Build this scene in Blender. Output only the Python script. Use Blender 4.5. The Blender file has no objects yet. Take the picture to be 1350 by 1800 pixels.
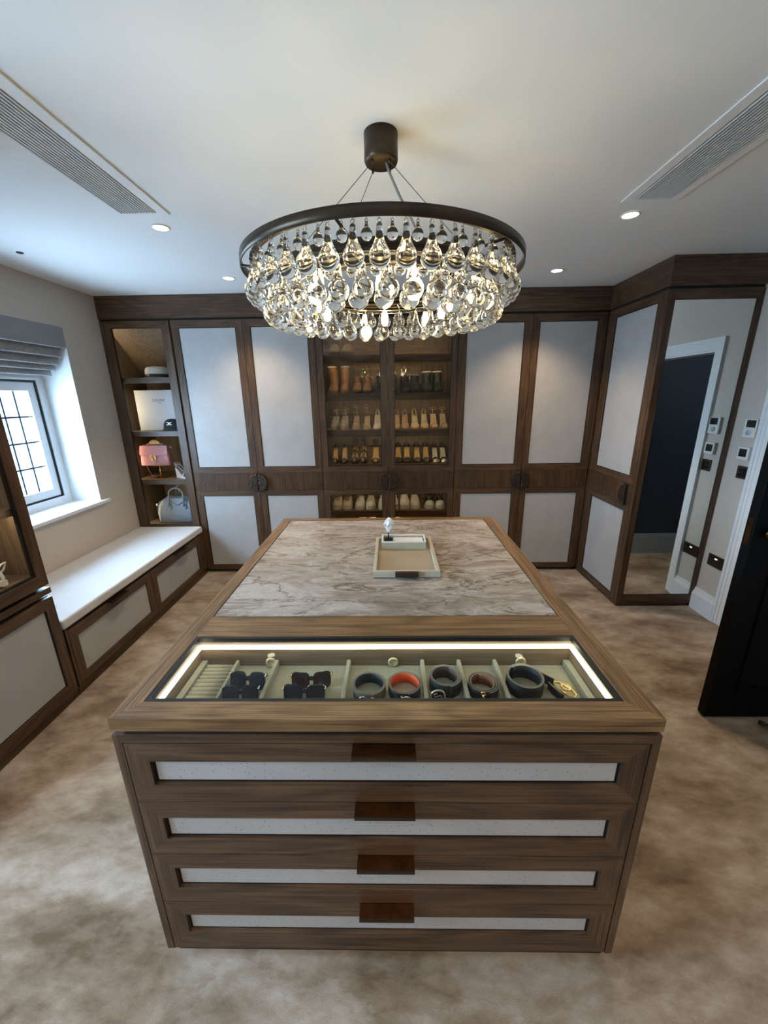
import bpy, bmesh, math, random
from mathutils import Vector, Matrix

R = math.radians
PI = math.pi
sc = bpy.context.scene
COL = sc.collection
random.seed(7)

# ------------------------------------------------------------------ camera
F_PX, PITCH, YAW, ROLL, CAM_H = 680.64, R(16.366), R(1.1008), R(-0.8498), 1.5885
cd = bpy.data.cameras.new('camera')
cam = bpy.data.objects.new('camera', cd)
COL.objects.link(cam)
cd.sensor_fit = 'VERTICAL'
cd.sensor_height = 24.0
cd.lens = F_PX / 1800 * 24.0
cd.clip_start = 0.02
r0 = Vector((math.cos(YAW), math.sin(YAW), 0))
fw = Vector((-math.sin(YAW), math.cos(YAW), 0))
f0 = fw * math.cos(PITCH) + Vector((0, 0, -math.sin(PITCH)))
u0 = fw * math.sin(PITCH) + Vector((0, 0, math.cos(PITCH)))
rx = r0 * math.cos(ROLL) + u0 * math.sin(ROLL)
ux = u0 * math.cos(ROLL) - r0 * math.sin(ROLL)
m = Matrix((rx, ux, -f0)).transposed().to_4x4()
m.translation = Vector((0, 0, CAM_H))
cam.matrix_world = m
sc.camera = cam

# ------------------------------------------------------------------ exposure, sky, portals
sc.view_settings.view_transform = 'Standard'
sc.view_settings.look = 'None'
sc.view_settings.gamma = 1.0
sc.view_settings.use_curve_mapping = False
sc.view_settings.exposure = 0.88
sc.cycles.max_bounces = 14
sc.cycles.diffuse_bounces = 5
sc.cycles.glossy_bounces = 6
sc.cycles.transmission_bounces = 12
sc.cycles.transparent_max_bounces = 16
sc.cycles.sample_clamp_indirect = 5.0
sc.cycles.blur_glossy = 0.6
sc.cycles.caustics_reflective = False

world = bpy.data.worlds.new('sky')
sc.world = world
world.use_nodes = True
bg = world.node_tree.nodes['Background']
bg.inputs[1].default_value = 30.0
_wt = world.node_tree
_tc = _wt.nodes.new('ShaderNodeTexCoord')
_sx = _wt.nodes.new('ShaderNodeSeparateXYZ')
_wr = _wt.nodes.new('ShaderNodeValToRGB')
_wr.color_ramp.elements[0].position = 0.47
_wr.color_ramp.elements[0].color = (0.39, 0.57, 0.77, 1)      # ground below the horizon
_wr.color_ramp.elements[1].position = 0.53
_wr.color_ramp.elements[1].color = (0.48, 0.725, 1.0, 1)       # even overcast sky
_mr = _wt.nodes.new('ShaderNodeMapRange')
_mr.inputs[1].default_value = -1.0
_mr.inputs[2].default_value = 1.0
_wt.links.new(_tc.outputs['Generated'], _sx.inputs[0])
_wt.links.new(_sx.outputs['Z'], _mr.inputs[0])
_wt.links.new(_mr.outputs[0], _wr.inputs[0])
_wt.links.new(_wr.outputs[0], bg.inputs[0])


def portal(name, loc, rot, sx, sy):
    l = bpy.data.lights.new(name, 'AREA')
    l.shape = 'RECTANGLE'
    l.size, l.size_y = sx, sy
    l.cycles.is_portal = True
    o = bpy.data.objects.new(name, l)
    o.location = loc
    o.rotation_euler = rot
    COL.objects.link(o)


# portals only guide the sampling of the sky through the real window openings (no light of their own)
portal('sky_portal', (-2.66, 2.48, 1.28), (0, R(-90), 0), 0.95, 1.0)
portal('sky_portal', (-2.66, 0.18, 1.45), (0, R(-90), 0), 1.20, 1.06)

BULB_W = 0.16          # watts of one chandelier bulb
DOWN_W = 30.0          # watts of one ceiling downlight
WARM = (1.0, 0.74, 0.47)
LED = (1.0, 0.86, 0.58)

# unseen fill lamp added to brighten the landing beyond the door
_hl = bpy.data.lights.new('hall_fill', 'POINT')
_hl.energy = 5.5
_hl.color = (0.80, 0.90, 1.0)
_hl.shadow_soft_size = 0.12
_ho = bpy.data.objects.new('hall_fill', _hl)
_ho.location = (3.0, 2.75, 2.2)
COL.objects.link(_ho)

# ------------------------------------------------------------------ materials
MATS = {}


def new_mat(name):
    m = bpy.data.materials.new(name)
    m.use_nodes = True
    nt = m.node_tree
    return m, nt, nt.nodes['Principled BSDF']


def L(nt, a, b):
    nt.links.new(a, b)


def node(nt, t, **kw):
    n = nt.nodes.new(t)
    for k, v in kw.items():
        setattr(n, k, v)
    return n


def coords(nt, scale=(1, 1, 1), rot=(0, 0, 0)):
    tc = node(nt, 'ShaderNodeTexCoord')
    mp = node(nt, 'ShaderNodeMapping')
    mp.inputs['Scale'].default_value = scale
    mp.inputs['Rotation'].default_value = rot
    L(nt, tc.outputs['Object'], mp.inputs['Vector'])
    return mp.outputs['Vector']


def noise(nt, vec, scale, detail=4, rough=0.55, dist=0.0):
    n = node(nt, 'ShaderNodeTexNoise')
    n.inputs['Scale'].default_value = scale
    n.inputs['Detail'].default_value = detail
    n.inputs['Roughness'].default_value = rough
    n.inputs['Distortion'].default_value = dist
    L(nt, vec, n.inputs['Vector'])
    return n.outputs['Fac']


def ramp(nt, fac, stops):
    r = node(nt, 'ShaderNodeValToRGB')
    el = r.color_ramp.elements
    while len(el) < len(stops):
        el.new(0.5)
    for e, (p, c) in zip(el, stops):
        e.position = p
        e.color = (c[0], c[1], c[2], 1) if not isinstance(c, (int, float)) else (c, c, c, 1)
    L(nt, fac, r.inputs['Fac'])
    return r.outputs['Color']


def mathn(nt, op, a, b=None, clamp=False):
    n = node(nt, 'ShaderNodeMath', operation=op, use_clamp=clamp)
    for i, v in enumerate((a, b)):
        if v is None:
            continue
        if isinstance(v, (int, float)):
            n.inputs[i].default_value = v
        else:
            L(nt, v, n.inputs[i])
    return n.outputs[0]


def mixc(nt, fac, a, b, mode='MIX'):
    n = node(nt, 'ShaderNodeMix', data_type='RGBA', blend_type=mode)
    for k, v in ((0, fac), (6, a), (7, b)):
        if isinstance(v, (int, float)):
            n.inputs[k].default_value = v
        elif isinstance(v, tuple):
            n.inputs[k].default_value = (v[0], v[1], v[2], 1)
        else:
            L(nt, v, n.inputs[k])
    return n.outputs[2]


def bump(nt, bsdf, h, strength=0.2, dist=0.002):
    b = node(nt, 'ShaderNodeBump')
    b.inputs['Strength'].default_value = strength
    b.inputs['Distance'].default_value = dist
    L(nt, h, b.inputs['Height'])
    L(nt, b.outputs['Normal'], bsdf.inputs['Normal'])


def plain(name, col, rough=0.5, metal=0.0, var=0.06, vs=30, bs=0.0, bscale=200, spec=0.5, coat=0.0):
    """a plain finish with slight procedural variation and optional fine bump"""
    if name in MATS:
        return MATS[name]
    m, nt, b = new_mat(name)
    v = coords(nt)
    n = noise(nt, v, vs, 3)
    lo = tuple(c * (1 - var) for c in col)
    hi = tuple(min(1, c * (1 + var)) for c in col)
    L(nt, ramp(nt, n, [(0.3, lo), (0.7, hi)]), b.inputs['Base Color'])
    b.inputs['Roughness'].default_value = rough
    b.inputs['Metallic'].default_value = metal
    b.inputs['Specular IOR Level'].default_value = spec
    b.inputs['Coat Weight'].default_value = coat
    if bs:
        bump(nt, b, noise(nt, v, bscale, 4), bs, 0.001)
    MATS[name] = m
    return m


def wood(name, axis, dark, mid, light, rough=0.42):
    m, nt, b = new_mat(name)
    i = 'xyz'.index(axis)

    def sc3(across, along):
        s = [across] * 3
        s[i] = along
        return tuple(s)
    v1 = coords(nt, sc3(7.0, 0.9))
    n0 = noise(nt, v1, 1.0, 2, 0.5, 0.3)
    cath = mathn(nt, 'FRACT', mathn(nt, 'MULTIPLY', n0, 9.0))
    cath = mathn(nt, 'ABSOLUTE', mathn(nt, 'SUBTRACT', mathn(nt, 'MULTIPLY', cath, 2.0), 1.0))
    v2 = coords(nt, sc3(150, 3.0))
    n2 = noise(nt, v2, 1.0, 5, 0.65, 0.2)
    v3 = coords(nt, sc3(420, 9.0))
    n3 = noise(nt, v3, 1.0, 3, 0.6)
    f = mathn(nt, 'ADD', mathn(nt, 'MULTIPLY', cath, 0.16), mathn(nt, 'MULTIPLY', n2, 0.62))
    f = mathn(nt, 'ADD', f, mathn(nt, 'MULTIPLY', n3, 0.22))
    c = ramp(nt, f, [(0.30, dark), (0.52, mid), (0.75, light)])
    v4 = coords(nt, sc3(230, 3.2))
    pore = ramp(nt, noise(nt, v4, 1.0, 4, 0.62, 0.15), [(0.50, 0.0), (0.60, 1.0)])
    c = mixc(nt, mathn(nt, 'MULTIPLY', pore, 0.62), c, dark)
    L(nt, c, b.inputs['Base Color'])
    b.inputs['Roughness'].default_value = rough
    bump(nt, b, f, 0.18, 0.0008)
    MATS[name] = m
    return m


WD, WM, WL = (0.022, 0.0115, 0.0062), (0.094, 0.0485, 0.0235), (0.152, 0.089, 0.0475)
WX, WY, WZ = [wood('walnut_' + a, a, WD, WM, WL) for a in 'xyz']
TX_, TY_ = [wood('lit_walnut_' + a, a, (0.062, 0.030, 0.011), (0.245, 0.135, 0.054), (0.345, 0.212, 0.100), 0.36) for a in 'xy']  # island-top walnut, its lamplight put into a lighter, more golden colour
SX, SY, SZ = [wood('shelf_oak_' + a, a, (0.13, 0.085, 0.048), (0.225, 0.155, 0.092), (0.31, 0.225, 0.14), 0.5) for a in 'xyz']


def leather():
    m, nt, b = new_mat('ostrich_leather')
    v = coords(nt)
    vo = node(nt, 'ShaderNodeTexVoronoi')
    vo.inputs['Scale'].default_value = 95
    L(nt, v, vo.inputs['Vector'])
    dens = noise(nt, v, 9, 2)
    rnd = node(nt, 'ShaderNodeSeparateColor')
    L(nt, vo.outputs['Color'], rnd.inputs[0])
    keep = mathn(nt, 'LESS_THAN', rnd.outputs[0], mathn(nt, 'SUBTRACT', mathn(nt, 'MULTIPLY', dens, 1.7), 0.32))
    dot = mathn(nt, 'LESS_THAN', vo.outputs['Distance'], 0.20)
    f = mathn(nt, 'MULTIPLY', keep, dot)
    base = ramp(nt, noise(nt, v, 6, 3), [(0.3, (0.41, 0.405, 0.40)), (0.7, (0.455, 0.45, 0.445))])
    L(nt, mixc(nt, mathn(nt, 'MULTIPLY', f, 0.6), base, (0.18, 0.17, 0.16)), b.inputs['Base Color'])
    b.inputs['Roughness'].default_value = 0.42
    h = mathn(nt, 'ADD', mathn(nt, 'MULTIPLY', f, 0.8), mathn(nt, 'MULTIPLY', noise(nt, v, 300, 3), 0.25))
    bump(nt, b, h, 0.25, 0.001)
    return m


LEATHER = leather()


def carpet():
    m, nt, b = new_mat('cut_pile_carpet')
    v = coords(nt, (1.0, 1.0, 1.0), (0, 0, R(35)))
    va = coords(nt, (1.5, 3.0, 1.0), (0, 0, R(36)))
    vb = coords(nt, (2.4, 4.6, 1.0), (0, 0, R(-34)))

    def patches(vec, scale, warp):
        # brushed patches of pile: warped cells, each leaning its own way
        nw = node(nt, 'ShaderNodeTexNoise')
        nw.inputs['Scale'].default_value = 2.6
        nw.inputs['Detail'].default_value = 7
        nw.inputs['Roughness'].default_value = 0.62
        L(nt, vec, nw.inputs['Vector'])
        mx = node(nt, 'ShaderNodeVectorMath', operation='MULTIPLY_ADD')
        L(nt, nw.outputs['Color'], mx.inputs[0])
        mx.inputs[1].default_value = (warp, warp, 0)
        L(nt, vec, mx.inputs[2])
        vo = node(nt, 'ShaderNodeTexVoronoi')
        vo.inputs['Scale'].default_value = scale
        L(nt, mx.outputs[0], vo.inputs['Vector'])
        sp = node(nt, 'ShaderNodeSeparateColor')
        L(nt, vo.outputs['Color'], sp.inputs[0])
        return sp.outputs[0]
    n1 = noise(nt, va, 1.1, 8, 0.62, 0.2)
    n3 = noise(nt, va, 6.0, 7, 0.70, 0.3)
    f = mathn(nt, 'ADD', mathn(nt, 'MULTIPLY', patches(va, 1.2, 1.2), 0.035), mathn(nt, 'MULTIPLY', noise(nt, vb, 1.25, 8, 0.62, 0.2), 0.36))
    f = mathn(nt, 'ADD', f, mathn(nt, 'MULTIPLY', n1, 0.405))
    f = mathn(nt, 'ADD', f, mathn(nt, 'MULTIPLY', n3, 0.20))
    c = ramp(nt, f, [(0.405, (0.125, 0.080, 0.042)), (0.468, (0.225, 0.163, 0.106)), (0.525, (0.325, 0.257, 0.190)), (0.60, (0.46, 0.395, 0.325))])
    fine = noise(nt, v, 420, 2)
    c = mixc(nt, 0.22, c, ramp(nt, fine, [(0.3, 0.25), (0.7, 0.95)]), 'SOFT_LIGHT')
    L(nt, c, b.inputs['Base Color'])
    b.inputs['Roughness'].default_value = 0.95
    b.inputs['Specular IOR Level'].default_value = 0.1
    b.inputs['Sheen Weight'].default_value = 0.25
    b.inputs['Sheen Roughness'].default_value = 0.6
    h = mathn(nt, 'ADD', mathn(nt, 'MULTIPLY', f, 1.2), mathn(nt, 'MULTIPLY', fine, 0.3))
    bump(nt, b, h, 0.55, 0.012)
    return m


CARPET = carpet()


def stone():
    m, nt, b = new_mat('taupe_quartzite')
    v = coords(nt, (1.0, 2.2, 1.0), (0, 0, R(-12)))
    warp = noise(nt, v, 3.0, 6, 0.62, 1.2)
    base = ramp(nt, warp, [(0.30, (0.22, 0.175, 0.14)), (0.44, (0.33, 0.275, 0.23)), (0.55, (0.42, 0.37, 0.325)), (0.70, (0.50, 0.455, 0.415))])

    def vein(scale, width, dist, seed):
        mp = coords(nt, (1.0, 2.6, 1.0), (0, 0, R(seed)))
        n = noise(nt, mp, scale, 5, 0.55, dist)
        d = mathn(nt, 'ABSOLUTE', mathn(nt, 'SUBTRACT', n, 0.5))
        return ramp(nt, d, [(0.0, 1.0), (width, 0.0)])
    c = mixc(nt, mathn(nt, 'MULTIPLY', vein(2.2, 0.020, 1.0, -8), 0.9), base, (0.145, 0.105, 0.065))
    c = mixc(nt, mathn(nt, 'MULTIPLY', vein(5.5, 0.018, 0.8, -20), 0.55), c, (0.20, 0.15, 0.10))
    c = mixc(nt, mathn(nt, 'MULTIPLY', vein(3.4, 0.03, 1.5, 14), 0.45), c, (0.60, 0.56, 0.52))
    L(nt, c, b.inputs['Base Color'])
    b.inputs['Roughness'].default_value = 0.22
    return m


STONE = stone()


def wallpaper():
    m, nt, b = new_mat('woven_wallpaper')
    n1 = noise(nt, coords(nt, (30, 30, 420)), 1.0, 4, 0.6)
    n2 = noise(nt, coords(nt, (420, 420, 22)), 1.0, 4, 0.6)
    f = mathn(nt, 'MULTIPLY', mathn(nt, 'ADD', n1, n2), 0.5)
    L(nt, ramp(nt, f, [(0.35, (0.52, 0.455, 0.385)), (0.65, (0.62, 0.55, 0.47))]), b.inputs['Base Color'])
    b.inputs['Roughness'].default_value = 0.85
    bump(nt, b, f, 0.25, 0.001)
    return m


WALL = wallpaper()


def fabric(name, c1, c2, s=260, rough=0.9):
    m, nt, b = new_mat(name)
    n1 = noise(nt, coords(nt, (s, 14, 14)), 1.0, 3)
    n2 = noise(nt, coords(nt, (14, s, s)), 1.0, 3)
    f = mathn(nt, 'MULTIPLY', mathn(nt, 'ADD', n1, n2), 0.5)
    L(nt, ramp(nt, f, [(0.35, c1), (0.65, c2)]), b.inputs['Base Color'])
    b.inputs['Roughness'].default_value = rough
    b.inputs['Sheen Weight'].default_value = 0.2
    bump(nt, b, f, 0.2, 0.001)
    return m


CUSHION = fabric('cushion_linen', (0.52, 0.52, 0.52), (0.60, 0.60, 0.595))
BLIND = fabric('blind_velvet', (0.23, 0.22, 0.215), (0.38, 0.365, 0.355), 60)
SUEDE = fabric('suede_lining', (0.265, 0.260, 0.190), (0.335, 0.330, 0.245), 200)
CEIL = plain('ceiling_paint', (0.84, 0.835, 0.82), 0.9, var=0.01, vs=2)
WHITE = plain('white_paint', (0.78, 0.78, 0.77), 0.45, var=0.02)
UPVC = plain('white_frame', (0.82, 0.83, 0.84), 0.35, var=0.01)
GREYP = plain('grey_pelmet_paint', (0.29, 0.29, 0.295), 0.6, var=0.03)
BLACK = plain('black_bead', (0.006, 0.005, 0.004), 0.5, var=0.2)
BLACKP = plain('black_door_paint', (0.0018, 0.0018, 0.0022), 0.55, var=0.2, spec=0.12)
NAVY = plain('navy_paint', (0.032, 0.044, 0.064), 0.7, var=0.1)
HALLSK = plain('hall_skirting_paint', (0.30, 0.36, 0.40), 0.5)
BRONZE = plain('dark_bronze', (0.065, 0.048, 0.032), 0.38, 0.85, var=0.2, vs=12)
HAMMER = None
COPPER = plain('copper_pull', (0.105, 0.040, 0.012), 0.32, 0.9, var=0.35, vs=18)
GOLD = plain('polished_gold', (0.85, 0.56, 0.20), 0.16, 1.0, var=0.05)
SILVER = plain('polished_silver', (0.75, 0.73, 0.70), 0.14, 1.0, var=0.05)
CHROME = plain('chrome', (0.7, 0.7, 0.7), 0.08, 1.0, var=0.03)
RUBBER = plain('black_gasket', (0.008, 0.009, 0.012), 0.6, var=0.1)
DARKIN = plain('dark_recess', (0.012, 0.009, 0.007), 0.7, var=0.1)
SLATG = plain('grille_slat_paint', (0.66, 0.65, 0.64), 0.5, var=0.03)
GRILLBK = plain('grille_dark', (0.02, 0.02, 0.022), 0.8)
PLASTIC = plain('white_plastic', (0.72, 0.70, 0.66), 0.35, var=0.02)
SCREEN = plain('dark_screen', (0.008, 0.011, 0.010), 0.12, var=0.1)
LEAD = plain('window_lead', (0.02, 0.022, 0.026), 0.6, var=0.1)


def hammered():
    m, nt, b = new_mat('hammered_bronze')
    vo = node(nt, 'ShaderNodeTexVoronoi')
    vo.inputs['Scale'].default_value = 85
    L(nt, coords(nt), vo.inputs['Vector'])
    L(nt, ramp(nt, vo.outputs['Distance'], [(0.1, (0.018, 0.012, 0.009)), (0.6, (0.075, 0.055, 0.04))]), b.inputs['Base Color'])
    b.inputs['Metallic'].default_value = 0.8
    b.inputs['Roughness'].default_value = 0.45
    bump(nt, b, vo.outputs['Distance'], 0.9, 0.004)
    return m


HAMMER = hammered()


def emit(name, col, strength):
    m, nt, b = new_mat(name)
    b.inputs['Base Color'].default_value = (0.8, 0.8, 0.8, 1)
    b.inputs['Emission Color'].default_value = (*col, 1)
    b.inputs['Emission Strength'].default_value = strength
    return m


LENS = emit('downlight_lens', (1.0, 0.90, 0.70), 9.0)
LEDM = emit('led_strip_glow', (1.0, 0.94, 0.72), 4.5)
LEDIN = emit('led_warm_glow', (1.0, 0.87, 0.64), 16.0)
LEDSIDE = emit('led_side_glow', (1.0, 0.87, 0.60), 20.0)
BULB = emit('bulb_glow', (1.0, 0.76, 0.33), 32.0)
USB = emit('socket_light', (0.9, 0.95, 1.0), 1.2)


def crystal():
    m = bpy.data.materials.new('crystal_glass')
    m.use_nodes = True
    nt = m.node_tree
    nt.nodes.clear()
    o = node(nt, 'ShaderNodeOutputMaterial')
    g = node(nt, 'ShaderNodeBsdfGlass')
    g.inputs['IOR'].default_value = 1.5
    g.inputs['Roughness'].default_value = 0.0
    tint = ramp(nt, noise(nt, coords(nt), 20, 2), [(0.3, (0.97, 0.96, 0.93)), (0.7, (1.0, 0.995, 0.98))])
    L(nt, tint, g.inputs['Color'])
    L(nt, g.outputs[0], o.inputs['Surface'])
    return m


CRYSTAL = crystal()


def thin_glass(name, tint, refl=1.0, ior=1.5):
    """a thin pane: straight-through transparency plus Fresnel mirror reflection"""
    m = bpy.data.materials.new(name)
    m.use_nodes = True
    nt = m.node_tree
    nt.nodes.clear()
    o = node(nt, 'ShaderNodeOutputMaterial')
    t = node(nt, 'ShaderNodeBsdfTransparent')
    t.inputs[0].default_value = (*tint, 1)
    g = node(nt, 'ShaderNodeBsdfGlossy')
    g.inputs['Roughness'].default_value = 0.0
    fr = node(nt, 'ShaderNodeFresnel')
    # the same dielectric seen from either side, so a closed pane has no internal mirror
    ge = node(nt, 'ShaderNodeNewGeometry')
    L(nt, mathn(nt, 'ADD', mathn(nt, 'MULTIPLY', ge.outputs['Backfacing'], 1.0 / ior - ior), ior), fr.inputs[0])
    mx = node(nt, 'ShaderNodeMixShader')
    L(nt, mathn(nt, 'MULTIPLY', fr.outputs[0], refl, True), mx.inputs[0])
    L(nt, t.outputs[0], mx.inputs[1])
    L(nt, g.outputs[0], mx.inputs[2])
    L(nt, mx.outputs[0], o.inputs['Surface'])
    return m


PANE = thin_glass('window_pane', (0.97, 0.99, 1.0), 1.0, 1.45)
SMOKED = thin_glass('bronze_tinted_glass', (0.86, 0.81, 0.72), 0.7, 1.5)
CLEAR = thin_glass('clear_case_glass', (0.96, 0.97, 0.95), 0.35, 1.45)
mm, nt_, bb_ = new_mat('mirror_silver')
bb_.inputs['Metallic'].default_value = 1.0
bb_.inputs['Roughness'].default_value = 0.0
L(nt_, ramp(nt_, noise(nt_, coords(nt_), 3, 2), [(0.3, (0.84, 0.86, 0.83)), (0.7, (0.87, 0.88, 0.86))]), bb_.inputs['Base Color'])
MIRROR = mm


# ------------------------------------------------------------------ mesh builder
class MB:
    def __init__(self):
        self.v, self.f, self.m, self.s, self.mats = [], [], [], [], []

    def mi(self, mat):
        if mat not in self.mats:
            self.mats.append(mat)
        return self.mats.index(mat)

    def add(self, vs, fs, mat, smooth=False):
        o = len(self.v)
        self.v += [tuple(p) for p in vs]
        k = self.mi(mat)
        for f in fs:
            self.f.append([i + o for i in f])
            self.m.append(k)
            self.s.append(smooth)
        return self

    def box(self, x0, x1, y0, y1, z0, z1, mat):
        x0, x1 = sorted((x0, x1)); y0, y1 = sorted((y0, y1)); z0, z1 = sorted((z0, z1))
        vs = [(x, y, z) for x in (x0, x1) for y in (y0, y1) for z in (z0, z1)]
        return self.add(vs, [(0, 1, 3, 2), (4, 6, 7, 5), (0, 4, 5, 1), (2, 3, 7, 6), (0, 2, 6, 4), (1, 5, 7, 3)], mat)

    def prism(self, fn, pts, d0, d1, mat, smooth=False):
        """polygon pts (u,v) extruded from d0 to d1 through fn(u,v,d)"""
        n = len(pts)
        vs = [fn(u, v, d0) for u, v in pts] + [fn(u, v, d1) for u, v in pts]
        fs = [tuple(range(n)), tuple(range(n, 2 * n))]
        self.add(vs, fs, mat)
        return self.add(vs, [(i, (i + 1) % n, n + (i + 1) % n, n + i) for i in range(n)], mat, smooth) if smooth else \
            self.add(vs, [(i, (i + 1) % n, n + (i + 1) % n, n + i) for i in range(n)], mat)

    def mitre(self, fn, u0, u1, v0, v1, wl, wr, wb, wt, d0, d1, mv, mh):
        a, b, c, d = u0 + wl, u1 - wr, v0 + wb, v1 - wt
        self.prism(fn, [(u0, v0), (a, c), (a, d), (u0, v1)], d0, d1, mv)
        self.prism(fn, [(u1, v0), (b, c), (b, d), (u1, v1)], d0, d1, mv)
        self.prism(fn, [(u0, v0), (u1, v0), (b, c), (a, c)], d0, d1, mh)
        return self.prism(fn, [(u0, v1), (u1, v1), (b, d), (a, d)], d0, d1, mh)

    def ring(self, fn, u0, u1, v0, v1, w, d0, d1, mat):
        return self.mitre(fn, u0, u1, v0, v1, w, w, w, w, d0, d1, mat, mat)

    def tube(self, pts, r, mat, n=8, closed=False, cap=True):
        P = [Vector(p) for p in pts]
        rs = r if isinstance(r, (list, tuple)) else [r] * len(P)
        rings = []
        up = None
        for i, p in enumerate(P):
            a = P[(i - 1) % len(P)] if (closed or i > 0) else p
            b = P[(i + 1) % len(P)] if (closed or i < len(P) - 1) else p
            t = (b - a).normalized()
            if up is None:
                up = t.orthogonal().normalized()
            up = (up - t * up.dot(t))
            up = up.normalized() if up.length > 1e-6 else t.orthogonal().normalized()
            w = t.cross(up)
            rings.append([p + (up * math.cos(2 * PI * k / n) + w * math.sin(2 * PI * k / n)) * rs[i] for k in range(n)])
        vs = [q for rg in rings for q in rg]
        fs = []
        N = len(P)
        for i in range(N if closed else N - 1):
            j = (i + 1) % N
            for k in range(n):
                fs.append((i * n + k, i * n + (k + 1) % n, j * n + (k + 1) % n, j * n + k))
        if cap and not closed:
            fs.append(tuple(range(n)))
            fs.append(tuple((N - 1) * n + k for k in range(n)))
        return self.add(vs, fs, mat, True)

    def lathe(self, prof, c, mat, n=24, axis='z', smooth=True, a0=0.0, a1=None):
        """profile (r,h) turned about an axis through c"""
        full = a1 is None
        a1 = 2 * PI if full else a1
        cnt = n if full else n + 1
        vs = []
        for r, h in prof:
            for k in range(cnt):
                a = a0 + (a1 - a0) * k / n
                x, y = r * math.cos(a), r * math.sin(a)
                q = {'z': (x, y, h), 'y': (x, h, y), 'x': (h, x, y)}[axis]
                vs.append((c[0] + q[0], c[1] + q[1], c[2] + q[2]))
        fs = []
        for i in range(len(prof) - 1):
            for k in range(n):
                k2 = (k + 1) % cnt
                fs.append((i * cnt + k, i * cnt + k2, (i + 1) * cnt + k2, (i + 1) * cnt + k))
        shut = prof[0] == prof[-1]
        if prof[0][0] > 1e-6 and full and not shut:
            fs.append(tuple(range(cnt)))
        if prof[-1][0] > 1e-6 and full and not shut:
            fs.append(tuple((len(prof) - 1) * cnt + k for k in range(cnt)))
        return self.add(vs, fs, mat, smooth)

    def loft(self, secs, mat, smooth=True, closed=True, caps=True):
        n = len(secs[0])
        vs = [p for s in secs for p in s]
        fs = []
        for i in range(len(secs) - 1):
            for k in range(n if closed else n - 1):
                fs.append((i * n + k, i * n + (k + 1) % n, (i + 1) * n + (k + 1) % n, (i + 1) * n + k))
        if caps and closed:
            fs.append(tuple(range(n)))
            fs.append(tuple((len(secs) - 1) * n + k for k in range(n)))
        return self.add(vs, fs, mat, smooth)

    def build(self, name, parent=None, bevel=0.0, solid=0.0, seg=2, merge=False):
        me = bpy.data.meshes.new(name)
        off = ORG.get(parent.name, Vector((0, 0, 0))) if parent is not None else Vector((0, 0, 0))
        me.from_pydata([(x - off.x, y - off.y, z - off.z) for x, y, z in self.v], [], self.f)
        for i, p in enumerate(me.polygons):
            p.material_index = self.m[i]
            p.use_smooth = self.s[i]
        for k in self.mats:
            me.materials.append(k)
        bm = bmesh.new()
        bm.from_mesh(me)
        bmesh.ops.remove_doubles(bm, verts=bm.verts, dist=1e-6)
        bmesh.ops.recalc_face_normals(bm, faces=bm.faces)
        bm.to_mesh(me)
        bm.free()
        o = bpy.data.objects.new(name, me)
        COL.objects.link(o)
        if parent is not None:
            o.parent = parent
            ORG[o.name] = off
        if solid:
            md = o.modifiers.new('thickness', 'SOLIDIFY')
            md.thickness = solid
            md.offset = 0
        if bevel:
            md = o.modifiers.new('soft_edges', 'BEVEL')
            md.width = bevel
            md.segments = seg
            md.limit_method = 'ANGLE'
            md.angle_limit = R(40)
        return o


ORG = {}


def thing(name, label, cat, loc=(0, 0, 0), group=None, rz=0.0, local=False):
    o = bpy.data.objects.new(name, None)
    o.empty_display_size = 0.05
    COL.objects.link(o)
    o.location = loc
    o.rotation_euler = (0, 0, rz)
    ORG[o.name] = Vector((0, 0, 0)) if local else Vector(loc)
    return tag(o, label, cat, group)


def tag(o, label, cat, group=None):
    o['label'] = label
    o['category'] = cat
    if group:
        o['group'] = group
    return o


def struct(o):
    o['kind'] = 'structure'
    return o


def sthing(name, loc):
    o = bpy.data.objects.new(name, None)
    o.location = loc
    COL.objects.link(o)
    ORG[o.name] = Vector(loc)
    o['kind'] = 'structure'
    return o


def dup(root, loc, rz=None, label=None, sx=1):
    """copy of a thing with its parts and their sub-parts"""
    r = root.copy()
    COL.objects.link(r)
    r.location = loc
    if rz is not None:
        r.rotation_euler = (0, 0, rz)
    if label:
        r['label'] = label
    for ch in list(root.children):
        c = ch.copy()
        COL.objects.link(c)
        c.parent = r
        for g in ch.children:
            d = g.copy()
            COL.objects.link(d)
            d.parent = c
    return r


FY = 3.399      # plane of the wardrobe doors
FXL = -1.76     # face plane of the bench and tower on the left
FXR = 1.742     # face plane of the return unit on the right
MY = 2.7226     # plane of the mirror
H = 2.40
YB = 3.96       # back wall
XL, XR = -2.35, 2.335
back = lambda u, v, d: (u, FY + d, v)
left = lambda u, v, d: (FXL - d, u, v)
right = lambda u, v, d: (FXR + d, u, v)
mirr = lambda u, v, d: (u, MY + d, v)

# ------------------------------------------------------------------ room shell
YN = -1.7       # wall behind the camera
b = MB(); b.box(XL - 0.4, 3.6, YN - 0.2, YB + 0.2, -0.12, 0.0, CARPET); struct(b.build('floor'))
b = MB(); b.box(XL - 0.4, 3.6, YN - 0.2, YB + 0.2, H, H + 0.12, CEIL); struct(b.build('ceiling'))
b = MB(); b.box(XL - 0.4, 3.6, YB, YB + 0.15, 0, H, WALL); struct(b.build('wall_back'))
b = MB(); b.box(XL - 0.4, 3.6, YN - 0.15, YN, 0, H, WALL); struct(b.build('wall_near'))
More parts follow.
